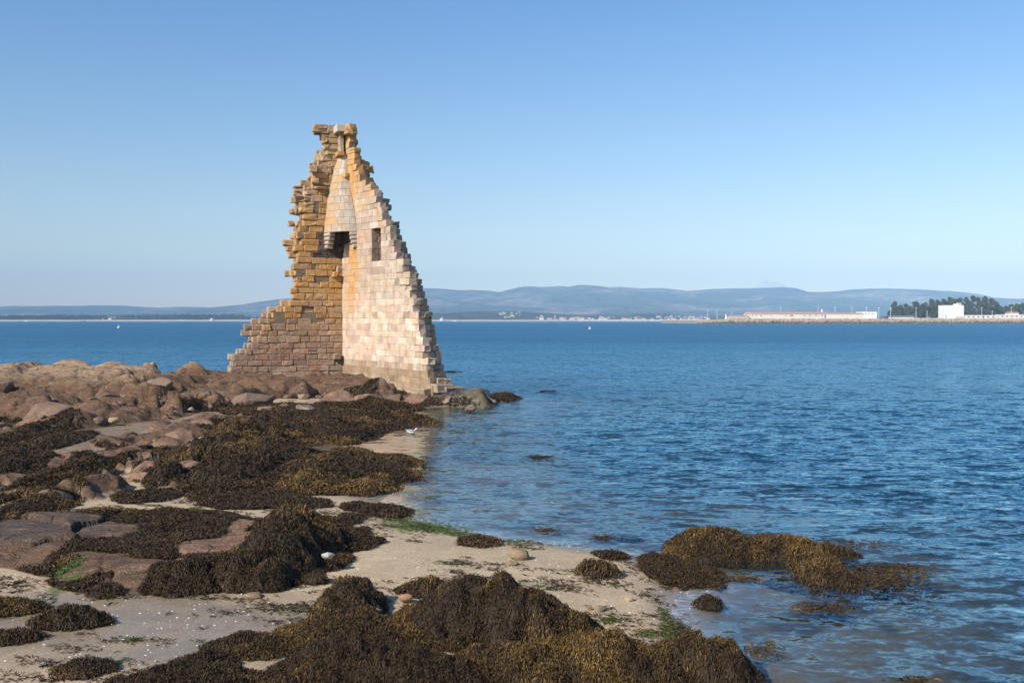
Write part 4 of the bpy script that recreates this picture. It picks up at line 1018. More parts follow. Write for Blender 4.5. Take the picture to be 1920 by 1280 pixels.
band(30, 330, 600, 735, 768, 9, 30, [M_BROWN, M_BROWN, M_PINK], 'broken brown rock along the foot of the shore left of the tower corner', 'rocks left of the tower corner')
band(26, 130, 360, 712, 760, 10, 34, [M_BROWN, M_BEIGE, M_BROWN], 'broken brown rock in the cracked middle of the rocky shore', 'rocks of the cracked middle shore')
band(14, 0, 240, 770, 815, 12, 40, [M_BROWN], 'flat brown rock at the left below the big slab boulder', 'rocks below the big slab boulder')
band(34, 220, 560, 785, 880, 8, 26, [M_PINK, M_PINK, M_BROWN], 'small pink rock showing through the seaweed', 'pink rocks in the seaweed')
band(14, 845, 930, 745, 757, 8, 20, [M_BARN, M_BROWN], 'small barnacled rock at the seaward point', 'rocks of the seaward point')
ST = [
 (952, 1000, 1024, 1049, M_TAN, 'lone tan boulder on the sand near the water', 51), (592, 616, 1099, 1117, M_TAN, 'round brown stone left of the dark steep hump', 52),
 (743, 775, 1106, 1126, M_RED, 'reddish tan stone leaning on the oval seaweed clump', 53), (690, 714, 1132, 1151, M_RED, 'orange brown stone resting on the dark steep hump', 54),
 (948, 974, 1053, 1060, M_TAN, 'flat tan pebble in front of the lone boulder', 55), (1098, 1112, 1131, 1143, M_TAN, 'left stone of the small cluster on the sand', 56),
 (1110, 1136, 1127, 1147, M_TAN, 'largest stone of the small cluster on the sand', 57), (1132, 1150, 1136, 1152, M_TAN, 'right stone of the small cluster on the sand', 58),
 (1150, 1172, 1063, 1071, M_YEL, 'flat yellowish pebble right of the draped boulder', 59), (1172, 1192, 1119, 1127, M_YEL, 'flat yellow pebble on sand above the sand point', 60),
 (452, 494, 1112, 1121, M_TAN, 'flat brown stone half buried in sand below the shelf', 61), (1142, 1153, 1032, 1040, M_YEL, 'tiny yellow pebble at the water line', 62),
 (600, 626, 1036, 1046, M_PALE, 'white flat stone beside the dark seaweed tail', 63), (196, 224, 771, 788, M_YEL, 'yellow slab of stone lying on the brown rocks', 64),
 (1175, 1188, 1090, 1096, M_TAN, 'tiny tan pebble below the draped boulder', 65), (104, 122, 693, 701, M_PALE, 'white square stone on the rock top at left', 66),
 (412, 424, 680, 692, M_BEIGE, 'small stacked stone touching the left foot of the tower', 67), (190, 208, 1155, 1162, M_PALE, 'pale shell-like stone on wet sand', 68),
 (1258, 1272, 1008, 1022, M_TAN, 'small tan stone on the left tip of the seaweed islet', 69),
]
for b in ST: boulder(b[0], b[1], b[2], b[3], b[4], b[5], b[6], z0={63: .50, 54: .42, 53: .3}.get(b[6]), n=18, name='stone', cat='stone', k=.75, facets=8)

# ------------------------------------------------------------------ seaweed growing over the rocks, drift weed, algae, shells
def scatter(n, u0, u1, v0, v1):            # points spread so that near and far ground are covered alike
    y0 = at_z(960, v1, .2)[1]; y1 = at_z(960, v0, .2)[1]
    y = y0 * (y1 / y0) ** rng.random(n); x = (rng.uniform(u0, u1, n) - 960) / FPX * y
    return x, y
x, y = scatter(700000, -200, 960, 738, 1125)
zz = gz(x, y); m = look('wm', x, y) > .08 + .35 * rng.random(len(x))
m &= zz > -.05
x, y = x[m], y[m]
V1, Q1, C1 = [], [], []; nb = 0
ys_ = y; order = [(0, 22), (22, 34), (34, 80)]
for a, b in order:
    s = (ys_ >= a) & (ys_ < b)
    if not s.any(): continue
    ym = ys_[s].mean()
    V, Q, C = blade_mesh(x[s], y[s], gz, .0040 * ym, .00095 * ym, .02 + .001 * ym, weed_cols(x[s], y[s], .22, 3))
    V1.append(V); Q1.append(Q + nb); C1.append(C); nb += len(V)
o = mk('seaweed', np.concatenate(V1), np.concatenate(Q1), mat=M_WEED, col=np.concatenate(C1))
tag(o, 'dark brown seaweed growing over the low rocks', 'seaweed', kind='stuff')
# drift weed lying on the sand in small torn streaks
V1, Q1, C1 = [], [], []; nb = 0
cx, cy = scatter(1300, -60, 1290, 940, 1290)
zz, rk_, sd_1 = gz(cx, cy), look('rock', cx, cy), look('sd', cx, cy)
ok = (rk_ < .2) & (sd_1 > .1) & (fbm(cx, cy, 1.6, 2, 33) > -.35) & ((blob(230, 1190, 330, 70, .3, x=cx, y=cy) < 0) | (rng.random(len(cx)) < .18)); cx, cy = cx[ok], cy[ok]
for X, Y in zip(cx, cy):
    big = rng.random() ** 3; n = int(6 + 70 * big); r = .04 + .22 * big
    px = X + rng.normal(0, r, n); py = Y + rng.normal(0, r * .45, n) - (px - X) * .25
    green = rng.random() < .10
    c = weed_cols(px, py, .1, 5) if not green else np.array([.07, .10, .025]) * rng.uniform(.6, 1.4, (n, 1))
    V, Q, C = blade_mesh(px, py, gz, .085, .013, .012, c, slope_dir=False)
    V1.append(V); Q1.append(Q + nb); C1.append(C); nb += len(V)
o = mk('drift_seaweed', np.concatenate(V1), np.concatenate(Q1), mat=M_WEED, col=np.concatenate(C1))
tag(o, 'torn scraps of dark seaweed strewn over the sand', 'seaweed', kind='stuff')
# bright green algae by the water
V1, Q1, C1 = [], [], []; nb = 0
for (u, v, du, dv, n) in ((740, 962, 50, 14, 500), (800, 985, 70, 14, 1300), (720, 950, 40, 8, 300), (860, 995, 40, 6, 300), (1262, 1190, 14, 28, 700), (1150, 1160, 14, 5, 120), (365, 967, 8, 4, 150), (125, 1098, 26, 10, 600), (178, 912, 12, 9, 150),
                          (1000, 1015, 60, 4, 120), (1215, 1180, 20, 6, 100), (1250, 1150, 12, 25, 150), (440, 1265, 12, 4, 80), (250, 1225, 14, 3, 80)):
    a = rng.normal(0, .5, n); b = rng.normal(0, .5, n)
    X, Y = at_z(u, v, .1); Ya = at_z(u, v - dv, .1)[1] - Y
    px = X + a * du * Y / FPX; py = Y + b * Ya
    t = rng.random((n, 1)); c = np.array([.06, .10, .02]) * (1 - t) + np.array([.14, .19, .04]) * t
    V, Q, C = blade_mesh(px, py, lambda p, q: np.maximum(gz(p, q), .005), .09, .012, .012, c, slope_dir=False)
    V1.append(V); Q1.append(Q + nb); C1.append(C); nb += len(V)
o = mk('green_algae', np.concatenate(V1), np.concatenate(Q1), mat=M_WEED, col=np.concatenate(C1))
tag(o, 'bright green algae along the water edge of the sand', 'algae', kind='stuff')
# floating and half submerged weed
V1, Q1, C1 = [], [], []; nb = 0
for (u, v, du, dv, n, gold) in ((1012, 857, 22, 2, 160, .6), (1024, 994, 20, 3, 120, 0), (1640, 1085, 90, 22, 1200, .5),
                                (1680, 1065, 70, 10, 400, .4), (1545, 1140, 60, 8, 300, .5), (1570, 1020, 120, 8, 300, .3), (1280, 1195, 30, 40, 350, .1), (1240, 1045, 25, 6, 200, .1), (1130, 1008, 20, 4, 120, 0),
                                (1390, 1085, 40, 4, 120, 0), (1720, 1275, 60, 6, 90, .3), (1430, 1220, 40, 14, 80, .6), (1028, 733, 14, 1.5, 60, 0), (845, 697, 14, 1.5, 60, .3)):
    a = rng.normal(0, .5, n); b = rng.normal(0, .5, n)
    X, Y = at_z(u, v, 0); Ya = at_z(u, v - dv, 0)[1] - Y
    px = X + a * du * Y / FPX; py = Y + b * Ya
    f = max(1., Y / 22.)
    V, Q, C = blade_mesh(px, py, lambda p, q: np.maximum(gz(p, q), .0), .12 * f, .016 * f, .02, weed_cols(px, py, gold, 7), slope_dir=False)
    V1.append(V); Q1.append(Q + nb); C1.append(C); nb += len(V)
o = mk('floating_seaweed', np.concatenate(V1), np.concatenate(Q1), mat=M_WEED, col=np.concatenate(C1))
tag(o, 'loose brown seaweed fronds floating at the water surface', 'seaweed', kind='stuff')
# shells: small domes
M_SHELL = plain('shell', (.78, .74, .66), .5, .1, 20)
N = 2200; cx, cy = scatter(N, -60, 1330, 935, 1290)
zz, rk_, sd_1 = gz(cx, cy), look('rock', cx, cy), look('sd', cx, cy)
dens = sstep(-.5, .4, fbm(cx, cy, 1.8, 3, 34) + .9 * sstep(1.2, .0, sd_1)); ok = (rk_ < .2) & (sd_1 > -.3) & (rng.random(N) < dens)
cx, cy, zz = cx[ok], cy[ok], zz[ok]; n = len(cx); r = .006 + .011 * rng.random(n) ** 2.5
an = np.arange(6) * math.pi / 3 + rng.uniform(0, 6, (n, 1))
ring = np.stack([cx[:, None] + r[:, None] * np.cos(an) * 1.3, cy[:, None] + r[:, None] * np.sin(an), np.repeat(zz[:, None] + .002, 6, 1)], -1)
topv = np.stack([cx, cy, zz + r * .7], -1)[:, None]
V = np.concatenate([ring, topv], 1).reshape(-1, 3); b = np.arange(n)[:, None] * 7
T = np.concatenate([b + np.array([i, (i + 1) % 6, 6]) for i in range(6)])
o = mk('shells', V, tris=T, mat=M_SHELL, smooth=False); tag(o, 'white broken shells scattered on the sand', 'shells', kind='stuff')
# ------------------------------------------------------------------ far shore, hills, wood
M_BEACH = mat_stone('far_beach', (.55, .46, .36), (.42, .34, .26), .05, .0)
M_LAND = mat_stone('coastal_land', (.10, .10, .05), (.16, .12, .07), .02, 0)
def far_sheet(name, x0, x1, nx, ylist, zfun, mat, label=None):
    X, Y = np.meshgrid(np.linspace(x0, x1, nx), ylist); X = X.ravel(); Y = Y.ravel()
    return tag(mk(name, np.stack([X, Y, zfun(X, Y)], 1), grid_faces(len(ylist), nx), mat=mat, smooth=True), kind='structure')
def coast_z(x, y):
    d = y - (3550 + 60 * fbm(x, 0 * x, 900, 2, 3))
    return np.where(d < 0, -2 + d * .01, 6.6 * (1 - np.exp(-d / 45)) - .5 + fbm(x, y, 80, 3, 5) * .8 * sstep(30, 90, d))
far_sheet('beach', -3200, 4200, 500, np.concatenate([np.linspace(3400, 3760, 30)]), coast_z, M_BEACH)
FOOT = [(-400, 592), (0, 592), (230, 590), (300, 589), (400, 592), (470, 594), (560, 592), (760, 591), (820, 588), (870, 584), (905, 583), (960, 583), (1000, 585), (1040, 588), (1100, 590), (1180, 589), (1215, 587), (1250, 588), (1290, 592), (1400, 592), (2400, 590)]
RIDGE = [(-900, 566), (-400, 571), (0, 574.5), (30, 573.5), (60, 574.5), (100, 573.5), (150, 574), (190, 573), (240, 573.5), (260, 575), (300, 577), (340, 575.5), (400, 576.5), (430, 573), (460, 571), (480, 568), (500, 564.5), (520, 561), (545, 559), (600, 552), (700, 545), (780, 540.5), (800, 540),
         (830, 541), (860, 543.5), (890, 543), (915, 545), (938, 547), (955, 541.5), (975, 538), (1000, 536), (1030, 536.5), (1050, 535), (1065, 536), (1085, 533.5), (1110, 535), (1140, 538), (1160, 537.5), (1200, 541), (1240, 540.5), (1290, 545), (1330, 542), (1390, 541), (1440, 540), (1470, 539), (1490, 540.5),
         (1510, 547), (1560, 547.5), (1600, 543), (1630, 541), (1660, 540), (1700, 542), (1760, 544.5), (1800, 547), (1825, 550), (1845, 556), (1870, 562), (1900, 560.5), (1960, 559), (2400, 562), (3200, 575)]
YR, YF = 9500., 4750.
def prof(lst, y):
    a = np.array([at_y(u, v, y) for u, v in lst]); return a[:, 0], a[:, 2]
rx_, rz_ = prof(RIDGE, YR); fx_, fz_ = prof(FOOT, YF)
def hills_z(x, y):
    t = (y - 5600) / (YR - 5600); r = np.interp(x, rx_, rz_)
    up = np.clip(t, 0, 1) ** 1.25; dn = np.clip(1 - (y - YR) / 1500, 0, 1)
    rid = 1 - np.abs(fbm(x + y * .15, y, 1100, 5, 44)) * 2
    z = r * up * (1 - .42 * (1 - up) * 2 * (1 - np.clip(rid, 0, 1))) + fbm(x, y, 420, 5, 45) * 40 * up * (1 - up) * 2 + fbm(x, y, 60, 3, 46) * 2.5 + fbm(x, y, 260, 4, 48) * 9 * up
    return np.where(y <= YR, z, r * dn) + 2
def foot_z(x, y):
    t = (y - 4000) / (YF - 4000); f = np.interp(x, fx_, fz_)
    return 6 + (f - 6) * np.clip(t, 0, 1) ** .9 * np.clip(1 - (y - YF) / 900, 0, 1) + fbm(x, y, 130, 4, 47) * 3 * sstep(0, .3, t)
def mat_hill(name, pinks):
    k = NT(name); p = k.pos(); n1 = k.noise(p, .0012, 8, .62); n2 = k.noise(p, .012, 6, .7); n3 = k.noise(p, .004, 6, .65)
    c = k.mix(k.ramp(n2, .35, .65), (.012, .024, .012), (.085, .09, .05))
    c = k.mix(k.math('MULTIPLY', k.ramp(n1, .50, .60), k.ramp(n2, .4, .6, .3, 1.)), c, (.42, .29, .23) if pinks else (.16, .14, .07))
    v = k.voro(p, .011); f = k.math('MULTIPLY', k.ramp(v.outputs['Distance'], .22, .12), k.ramp(n3, .58, .66))
    c = k.mix(f, c, (.55, .50, .45))
    k.l(c, k.b.inputs['Base Color']); k.b.inputs['Roughness'].default_value = 1; k.b.inputs['Specular IOR Level'].default_value = 0
    k.l(k.bump(k.math('ADD', n2, k.math('MULTIPLY', n3, 2.5)), 1., 60), k.b.inputs['Normal']); return k.m
far_sheet('land', -3600, 5200, 60, np.linspace(3740, 5700, 12), lambda x, y: 6 + 0 * x, M_LAND)
far_sheet('hills', -9000, 9000, 620, np.linspace(5600, 11000, 90), hills_z, mat_hill('hillside', True))
far_sheet('foothills', -3300, 4400, 500, np.linspace(4000, 5650, 50), foot_z, mat_hill('wooded_foothill', False))

M_LEAFFAR = plain('far_foliage', (.026, .040, .016), .9, .25, .2)
M_LEAF = plain('eucalyptus_foliage', (.095, .108, .042), .85, .3, .5)
M_BARK = plain('bark', (.28, .22, .17), .9, .2, 1)
def leaf_quads(P, size):
    n = len(P); a = rng.normal(0, 1, (n, 3)); a /= np.linalg.norm(a, axis=1)[:, None]
    b = np.cross(a, rng.normal(0, 1, (n, 3))); b /= np.linalg.norm(b, axis=1)[:, None]
    s = (size * rng.uniform(.5, 1.3, n))[:, None]
    V = np.stack([P - a * s - b * s * .6, P + a * s - b * s * .6, P + a * s + b * s * .6, P - a * s + b * s * .6], 1)
    return V.reshape(-1, 3), np.arange(n * 4).reshape(-1, 4)
# belts of wood on the far shore: (u0, u1, top v, distance, clumps)
def belt(u0, u1, vt, y0, n, label, sparse=0.):
    P = []
    x0, x1 = (u0 - 960) / FPX * y0, (u1 - 960) / FPX * y0
    ht = H - (vt - 600) * y0 / FPX - 5
    for _ in range(n):
        x = rng.uniform(x0, x1); y = y0 + rng.uniform(0, 160)
        if sparse and fbm(np.array([x]), np.array([0.]), 60, 2, 9)[0] < sparse - .5: continue
        e = min(1, (x - x0) / 25 + .45, (x1 - x) / 25 + .45); hh = ht * e * rng.uniform(.72, 1.08); r = rng.uniform(4, 8)
        m = 34; d = rng.normal(0, 1, (m, 3)); d /= np.linalg.norm(d, axis=1)[:, None]
        P.append(np.array([x, y, 5 + hh * .62]) + d * np.array([r, r, hh * .40]) * rng.uniform(.6, 1, (m, 1)))
        m = 8; P.append(np.stack([rng.normal(x, r * .5, m), rng.normal(y, r * .4, m), 5 + rng.uniform(0, hh * .4, m)], 1))
    V, Q = leaf_quads(np.concatenate(P), 2.3)
    tag(mk('wood', V, Q, mat=M_LEAFFAR), label, 'wood', kind='stuff')
belt(-260, 178, 590, 3780, 420, 'long dark pine wood behind the beach at far left')
belt(215, 300, 590.5, 3800, 60, 'small wood right of the village on the far left shore', .3)
belt(262, 345, 589, 3860, 60, 'scattered pines on the far left shore', .35)
belt(328, 452, 588.5, 3790, 130, 'dense pine wood left of the tower on the far shore')
belt(450, 560, 595, 3800, 50, 'low scrub trees directly behind the tower foot', .3)
belt(800, 1000, 587, 4350, 260, 'wooded rise on the far shore right of the tower', .1)
belt(940, 1130, 590.5, 4500, 120, 'wood behind the seaside town', .2)
belt(1185, 1268, 587, 4300, 90, 'small round wood behind the right part of the town')
belt(1250, 1420, 594, 4300, 60, 'thin tree line behind the lighthouse pier', .35)

# village houses
HW = [plain('house_white', (.58, .55, .50), .8, .05), plain('house_cream', (.52, .45, .36), .8, .05), plain('house_pink', (.60, .42, .34), .8, .05)]
M_TILE = plain('tile_roof', (.42, .17, .10), .8, .15, 2)
def house_proto(wm, wd, dp, ht):
    root = empty('house', (0, 0, 0))
    Parts().box(-wd / 2, wd / 2, -dp / 2, dp / 2, 0, ht).build('wall', wm, root)
    Parts().prism([(-wd / 2 - .5, ht + .01), (wd / 2 + .5, ht + .01), (0, ht + wd * .22)], -dp / 2 - .5, dp / 2 + .5).build('roof', M_TILE, root)
    return root
protos = [house_proto(HW[i % 3], w_, d_, h_) for i, (w_, d_, h_) in enumerate(((11, 9, 6.5), (15, 9, 5.5), (10, 10, 9), (20, 10, 8), (13, 9, 7), (9, 8, 5)))]
used = set()
def put_house(u, v, y, label, grp, big=1.):
    i = int(rng.integers(0, 6)); x, _, zz_ = at_y(u, v, y)
    ground = float(foot_z(np.array([x]), np.array([y]))[0]) - 1 if y > 4000 else 6.0
    pr = protos[i]
    o = pr if i not in used else copy_tree(pr); used.add(i)
    o.location = (x, y, ground); o.scale = (big, big, big); o.rotation_euler[2] = rng.uniform(-.6, .6)
    tag(o, label, 'house', grp)
for _ in range(96):
    u = rng.choice([rng.uniform(1002, 1060), rng.uniform(1040, 1130), rng.uniform(1110, 1200), rng.uniform(1190, 1270), rng.uniform(1260, 1330)])
    put_house(u, 596, rng.uniform(3800, 4250), 'small pale house with red roof in the town right of the tower across the bay', 'houses of the town right of the tower', rng.uniform(.6, 1.05))
for _ in range(20):
    put_house(rng.uniform(935, 975), 592, rng.uniform(4150, 4600), 'small pale house on the wooded slope just right of the tower', 'houses on the wooded slope', rng.uniform(.55, .9))
for _ in range(22):
    put_house(rng.uniform(177, 215), 597, rng.uniform(3850, 4250), 'small white house in the village at far left between two woods', 'houses of the far left village', rng.uniform(.6, 1.0))
for i, pr in enumerate(protos):
    if i not in used: tag(pr, 'small pale house', 'house')

# white buildings and boats on the far beach line
M_WHITE = plain('white_paint', (.80, .79, .76), .6, .03)
M_DARKH = plain('dark_hull', (.08, .05, .05), .6, .1)
def chapel(u, y, s, label):
    x = (u - 960) / FPX * y; root = tag(empty('white_building', (x, y, 4)), label, 'building')
    Parts().box(x - 9 * s, x + 9 * s, y - 6, y + 6, 2, 4 + 7 * s).build('wall', M_WHITE, root)
    Parts().prism([(x - 9.5 * s, 4 + 7 * s + .01), (x + 9.5 * s, 4 + 7 * s + .01), (x, 4 + 11 * s)], y - 6.4, y + 6.4).build('roof', M_WHITE, root)
    Parts().box(x + 1.5 * s, x + 5.5 * s, y - 7.5, y - 3, 2, 4 + 16 * s).build('turret', M_WHITE, root)
chapel(397, 3560, .55, 'small white building with turret on the beach left of the tower')
chapel(828, 3560, .7, 'white building with a peak on the beach right of the tower')
def boat(u, y, s, hm, label):
    x = (u - 960) / FPX * y; root = tag(empty('boat', (x, y, 0)), label, 'boat')
    p = Parts(); L_ = 6 * s
    p.tube([(x - L_, y, .9 * s), (x - L_ * .8, y, .6 * s), (x, y, .5 * s), (x + L_ * .7, y, .65 * s), (x + L_, y, 1.2 * s)], [(.2 * s, .3 * s), (1.6 * s, .8 * s), (1.9 * s, .9 * s), (1.3 * s, .8 * s), (.1 * s, .15 * s)], 10)
    p.build('hull', hm, root)
    Parts().box(x - 2.4 * s, x + .8 * s, y - 1. * s, y + 1. * s, 1.15 * s, 3.0 * s).build('cabin', M_WHITE, root)
boat(156, 3300, 1.6, M_DARKH, 'dark boat off the far left wood'); boat(50, 3400, 1.3, M_WHITE, 'pale boat at the far left shore')
boat(853, 3350, 1.2, M_WHITE, 'small boat just right of the white beach building')

# long white causeway in front of the town
cx0, cx1 = (1085 - 960) / FPX * 3500, (1325 - 960) / FPX * 3500
cw = tag(empty('causeway_bridge', ((cx0 + cx1) / 2, 3500, 0)), 'long low white bridge on piers in front of the town', 'bridge')
Parts().box(cx0, cx1, 3497, 3503, 4.6, 6.2).build('deck', M_WHITE, cw)
for i in range(22):
    xx = cx0 + (cx1 - cx0) * (i + .5) / 22; Parts().box(xx - .8, xx + .8, 3498, 3502, -1, 4.59).build('pier', M_WHITE, cw)

# wind turbines on the ridge
M_TURB = plain('turbine_white', (.85, .86, .88), .5, .02)
def turbine():
    r = empty('wind_turbine', (0, 0, 0))
    Parts().tube([(0, 0, -8), (0, 0, 42)], [2.0, 1.3], 8).build('mast', M_TURB, r)
    Parts().box(-1.5, 1.5, -3, 4, 42, 45).build('nacelle', M_TURB, r)
    for k in range(3):
        a = k * 2 * math.pi / 3 + .4
        Parts().tube([(0, -4, 43.5), (math.sin(a) * 10, -4, 43.5 + math.cos(a) * 10), (math.sin(a) * 24, -4, 43.5 + math.cos(a) * 24)], [(.7, .7), (1.5, .8), (.3, .3)], 6).build('blade', M_TURB, r)
    return r
T0 = turbine(); first = True
for i, (u, yy) in enumerate(((985, YR), (1013, YR), (1040, YR), (1049, YR), (1082, YR), (1094, YR), (1141, 9250), (1146, 9250), (1151, 9250), (1156, 9250), (1169, YR), (1175, YR), (1182, YR), (1218, YR), (1632, YR))):
    o = T0 if first else copy_tree(T0); first = False
    x = (u - 960) / FPX * yy; o.location = (x, yy, float(hills_z(np.array([x]), np.array([yy]))[0])); o.rotation_euler[2] = rng.uniform(-.4, .4); o.scale = (1.4, 1.4, 1.4)
    tag(o, 'tiny white wind turbine in the row of four below the ridge' if yy < YR else 'tiny white wind turbine on the skyline of the blue mountain ridge', 'wind turbine', 'wind turbines in the row of four' if yy < YR else 'wind turbines on the skyline')

# ------------------------------------------------------------------ the stone breakwater with its buildings, 1.2 km away
YP = 1200.
def PX(u, y=YP): return (u - 960) / FPX * y
M_RIP = mat_stone('breakwater_rock', (.46, .36, .26), (.30, .23, .17), .4, .05)
M_RIPD = mat_stone('wet_breakwater_rock', (.16, .12, .09), (.10, .075, .06), .4, .05)
M_QUAY = plain('quay_paving', (.34, .30, .25), .9, .15, .1)
xa = PX(1308); xb = PX(2150)
q = Parts(); qp = [(xa + 14, -3), (xa + 14, 4.2), (xb, 4.2), (xb, -3)]
quay = Parts().box(xa + 16, xb, YP + 9, YP + 400, -3, 4.3).build('quay', M_QUAY); tag(quay, kind='structure')
for nm, mt, lo, hi, cnt, lab in (('breakwater_rocks', M_RIP, 2.3, 5.6, 3000, 'pale stone blocks heaped along the far breakwater'), ('breakwater_rocks', M_RIPD, -.6, 2.7, 2300, 'dark wet stone blocks at the foot of the breakwater')):
    RB = Blocks()
    for _ in range(cnt):
        x = rng.uniform(xa, xb); zq_ = rng.uniform(lo, hi) * min(1, .35 + (x - xa) / 60); yq = YP + zq_ * 1.7 + rng.normal(0, .6)
        M3, _r = np.linalg.qr(rng.normal(0, 1, (3, 3)))
        RB.add([x, yq, zq_ - .2], rng.uniform(.5, 1.15, 3), M3 * np.linalg.det(M3), .15, .1, (.4, .3, .2), 0)
    if lo > 0:
        for _ in range(500):
            x = rng.uniform(xa + 5, xb); M3, _r = np.linalg.qr(rng.normal(0, 1, (3, 3))); RB.add([x, YP + 9.5, 5.2 * min(1, .35 + (x - xa) / 60) + rng.uniform(-.4, .5)], rng.uniform(.5, 1., 3), M3 * np.linalg.det(M3), .15, .1, (.4, .3, .2), 0)
    o = RB.build(nm, mt); tag(o, lab, 'breakwater', kind='stuff')
M_WH = plain('warehouse_wall', (.74, .68, .58), .8, .06, .05)
M_WHG = plain('grey_render', (.52, .47, .40), .8, .1, .05)
M_PROOF = plain('pink_roof', (.55, .33, .27), .8, .1, .1)
M_GL = plain('dark_opening', (.06, .06, .07), .3, .05)
M_REDP = plain('red_panel', (.55, .12, .08), .6, .1)
def zv(v, y): return H - (v - 600) * y / FPX
def bld(u0, u1, vt, y, dp, mat, label, wins=(), roof=None, roof_v=None, base=4.2, door=(), panel=None, name='warehouse', cat='warehouse', parapet=False):
    x0, x1 = PX(u0, y), PX(u1, y); zt = zv(vt, y); root = tag(empty(name, ((x0 + x1) / 2, y, base)), label, cat)
    Parts().box(x0, x1, y, y + dp, base, zt).build('wall', mat, root)
    if roof is not None:
        zr = zv(roof_v, y + dp * .5)
        Parts().prism([(x0 - .5, zt + .01), (x1 + .5, zt + .01), (x1 - 3, zr), (x0 + 3, zr)], y - .4, y + dp).build('roof', roof, root)
    for (wu, wv, ww, wh) in wins:
        xx = PX(wu, y); zz_ = zv(wv, y); fr = Parts().box(xx - ww / 2 - .15, xx + ww / 2 + .15, y - .12, y - .004, zz_ - wh / 2 - .15, zz_ + wh / 2 + .15).build('window', M_WHITE, root)
        g_ = Parts().box(xx - ww / 2 - root.location[0], xx + ww / 2 - root.location[0], y - .2 - root.location[1], y - .125 - root.location[1], zz_ - wh / 2 - root.location[2], zz_ + wh / 2 - root.location[2]).build('pane', M_GL); g_.parent = fr
    for (du_, dw, dh) in door:
        xx = PX(du_, y); Parts().box(xx - dw / 2, xx + dw / 2, y - .15, y - .005, base, base + dh).build('door', M_GL, root)
    if panel:
        xx = PX(panel[0], y); zz_ = zv(panel[1], y); Parts().box(xx - 1.8, xx + 1.8, y - .18, y - .006, zz_ - .8, zz_ + .8).build('sign_panel', M_REDP, root)
    return root
bld(1368, 1404, 592.5, 1225, 14, M_WHG, 'low grey-beige shed at the left end of the breakwater buildings', roof=M_PROOF, roof_v=590.8, door=((1376, 2.2, 2.4), (1386, 2.2, 2.4), (1396, 3, 2.4)))
bld(1404, 1546, 588.8, 1228, 30, M_WH, 'long cream warehouse with small dark windows on the breakwater', wins=[(1411, 591.5, 1.3, 1.), (1417, 591.5, 1.3, 1.), (1427, 591.5, 2.2, 1.), (1445, 591.5, .9, 1.), (1473, 591.5, 2.2, .8), (1508, 591.5, 1.8, 1.), (1518, 591.5, 2., 1.), (1530, 591.5, 2., 1.), (1541, 591.5, 2., 1.)],
    roof=M_PROOF, roof_v=585.2, panel=(1484, 591.6), door=((1431, 2, 1.6), (1500, 2.5, 1.6), (1523, 3.5, 1.4)))
bld(1546.5, 1620, 588.5, 1230, 30, M_WH, 'plain cream warehouse right of the long one, under a pink roof', roof=M_PROOF, roof_v=586.6, door=((1566, 3, 1.4),))
bld(1620.5, 1644, 584.3, 1229, 30, M_WHITE, 'taller white block with three small square windows at the end of the warehouses', wins=[(1622.5, 588, 1., 1.2), (1629, 588, 1., 1.2), (1635.5, 588, 1., 1.2)], name='warehouse_block')
bld(1665, 1715, 592.8, 1236, 12, M_GL, 'low dark building with a blue grey roof in front of the trees', roof=plain('blue_roof', (.20, .26, .36), .5, .1), roof_v=591.6, name='shed', cat='shed')
for i, (a, b) in enumerate(((1668, 1684), (1686, 1701), (1703, 1714))):
    bld(a, b, 594.5, 1224, 4, M_WH, ('left', 'middle', 'right')[i] + ' one of three low cream walls under the blue roof', name='wall_block', cat='shed')
for i, (a, b, v_) in enumerate(((1810, 1872, 590.5), (1873, 1925, 589.5), (1926, 2000, 590))):
    bld(a, b, v_, 1226, 10, M_WH, ('pale low building right of the white tower block', 'pale low building at the right edge of the photo', 'pale low building beyond the right edge')[i], wins=[(u_, v_ + 3.2, 2.4, 1.2) for u_ in range(a + 6, b - 4, 9)] if i < 2 else (), name='low_building', cat='building')
bld(1891, 1910, 586.5, 1262, 10, M_WHITE, 'white house with red roof among the trees at right', roof=M_TILE, roof_v=583.4, name='villa', cat='house')
tb = bld(1772, 1807, 572.2, 1228, 20, M_WHITE, 'tall plain white cube building with a small box on its roof', name='tower_block', cat='building')
ty = 1228; Parts().box(PX(1798, ty), PX(1804, ty), ty + 2, ty + 8, zv(572.2, ty) + .01, zv(567.2, ty)).build('roof_box', M_WHG, tb)
Parts().box(PX(1792, ty), PX(1797.8, ty), ty + 2, ty + 8, zv(572.2, ty) + .01, zv(569.6, ty)).build('roof_box', M_WHITE, tb)
bld(1793, 1806, 593, 1223, 4, plain('cream_annex', (.62, .52, .36), .8, .05), 'small cream annex at the foot of the white cube building', name='annex', cat='shed')
# quay wall strip
bld(1715, 1772, 596, 1232, 1.2, M_WHG, 'long low grey wall left of the white cube building', name='boundary_wall', cat='wall')
# harbour light
xl = PX(1361.3, 1212); hlr = tag(empty('harbour_light', (xl, 1212, 3.8)), 'slim white harbour light tower at the pier head', 'lighthouse')
Parts().tube([(xl, 1212, 3.5), (xl, 1212, 8.)], [1.7, 1.5], 10).build('base', M_WHITE, hlr); Parts().tube([(xl, 1212, 8.01), (xl, 1212, 11.5)], [.95, .7], 10).build('shaft', M_WHITE, hlr)
Parts().tube([(xl, 1212, 11.51), (xl, 1212, 12.6)], [.5, .4], 8).build('lantern', M_REDP, hlr)
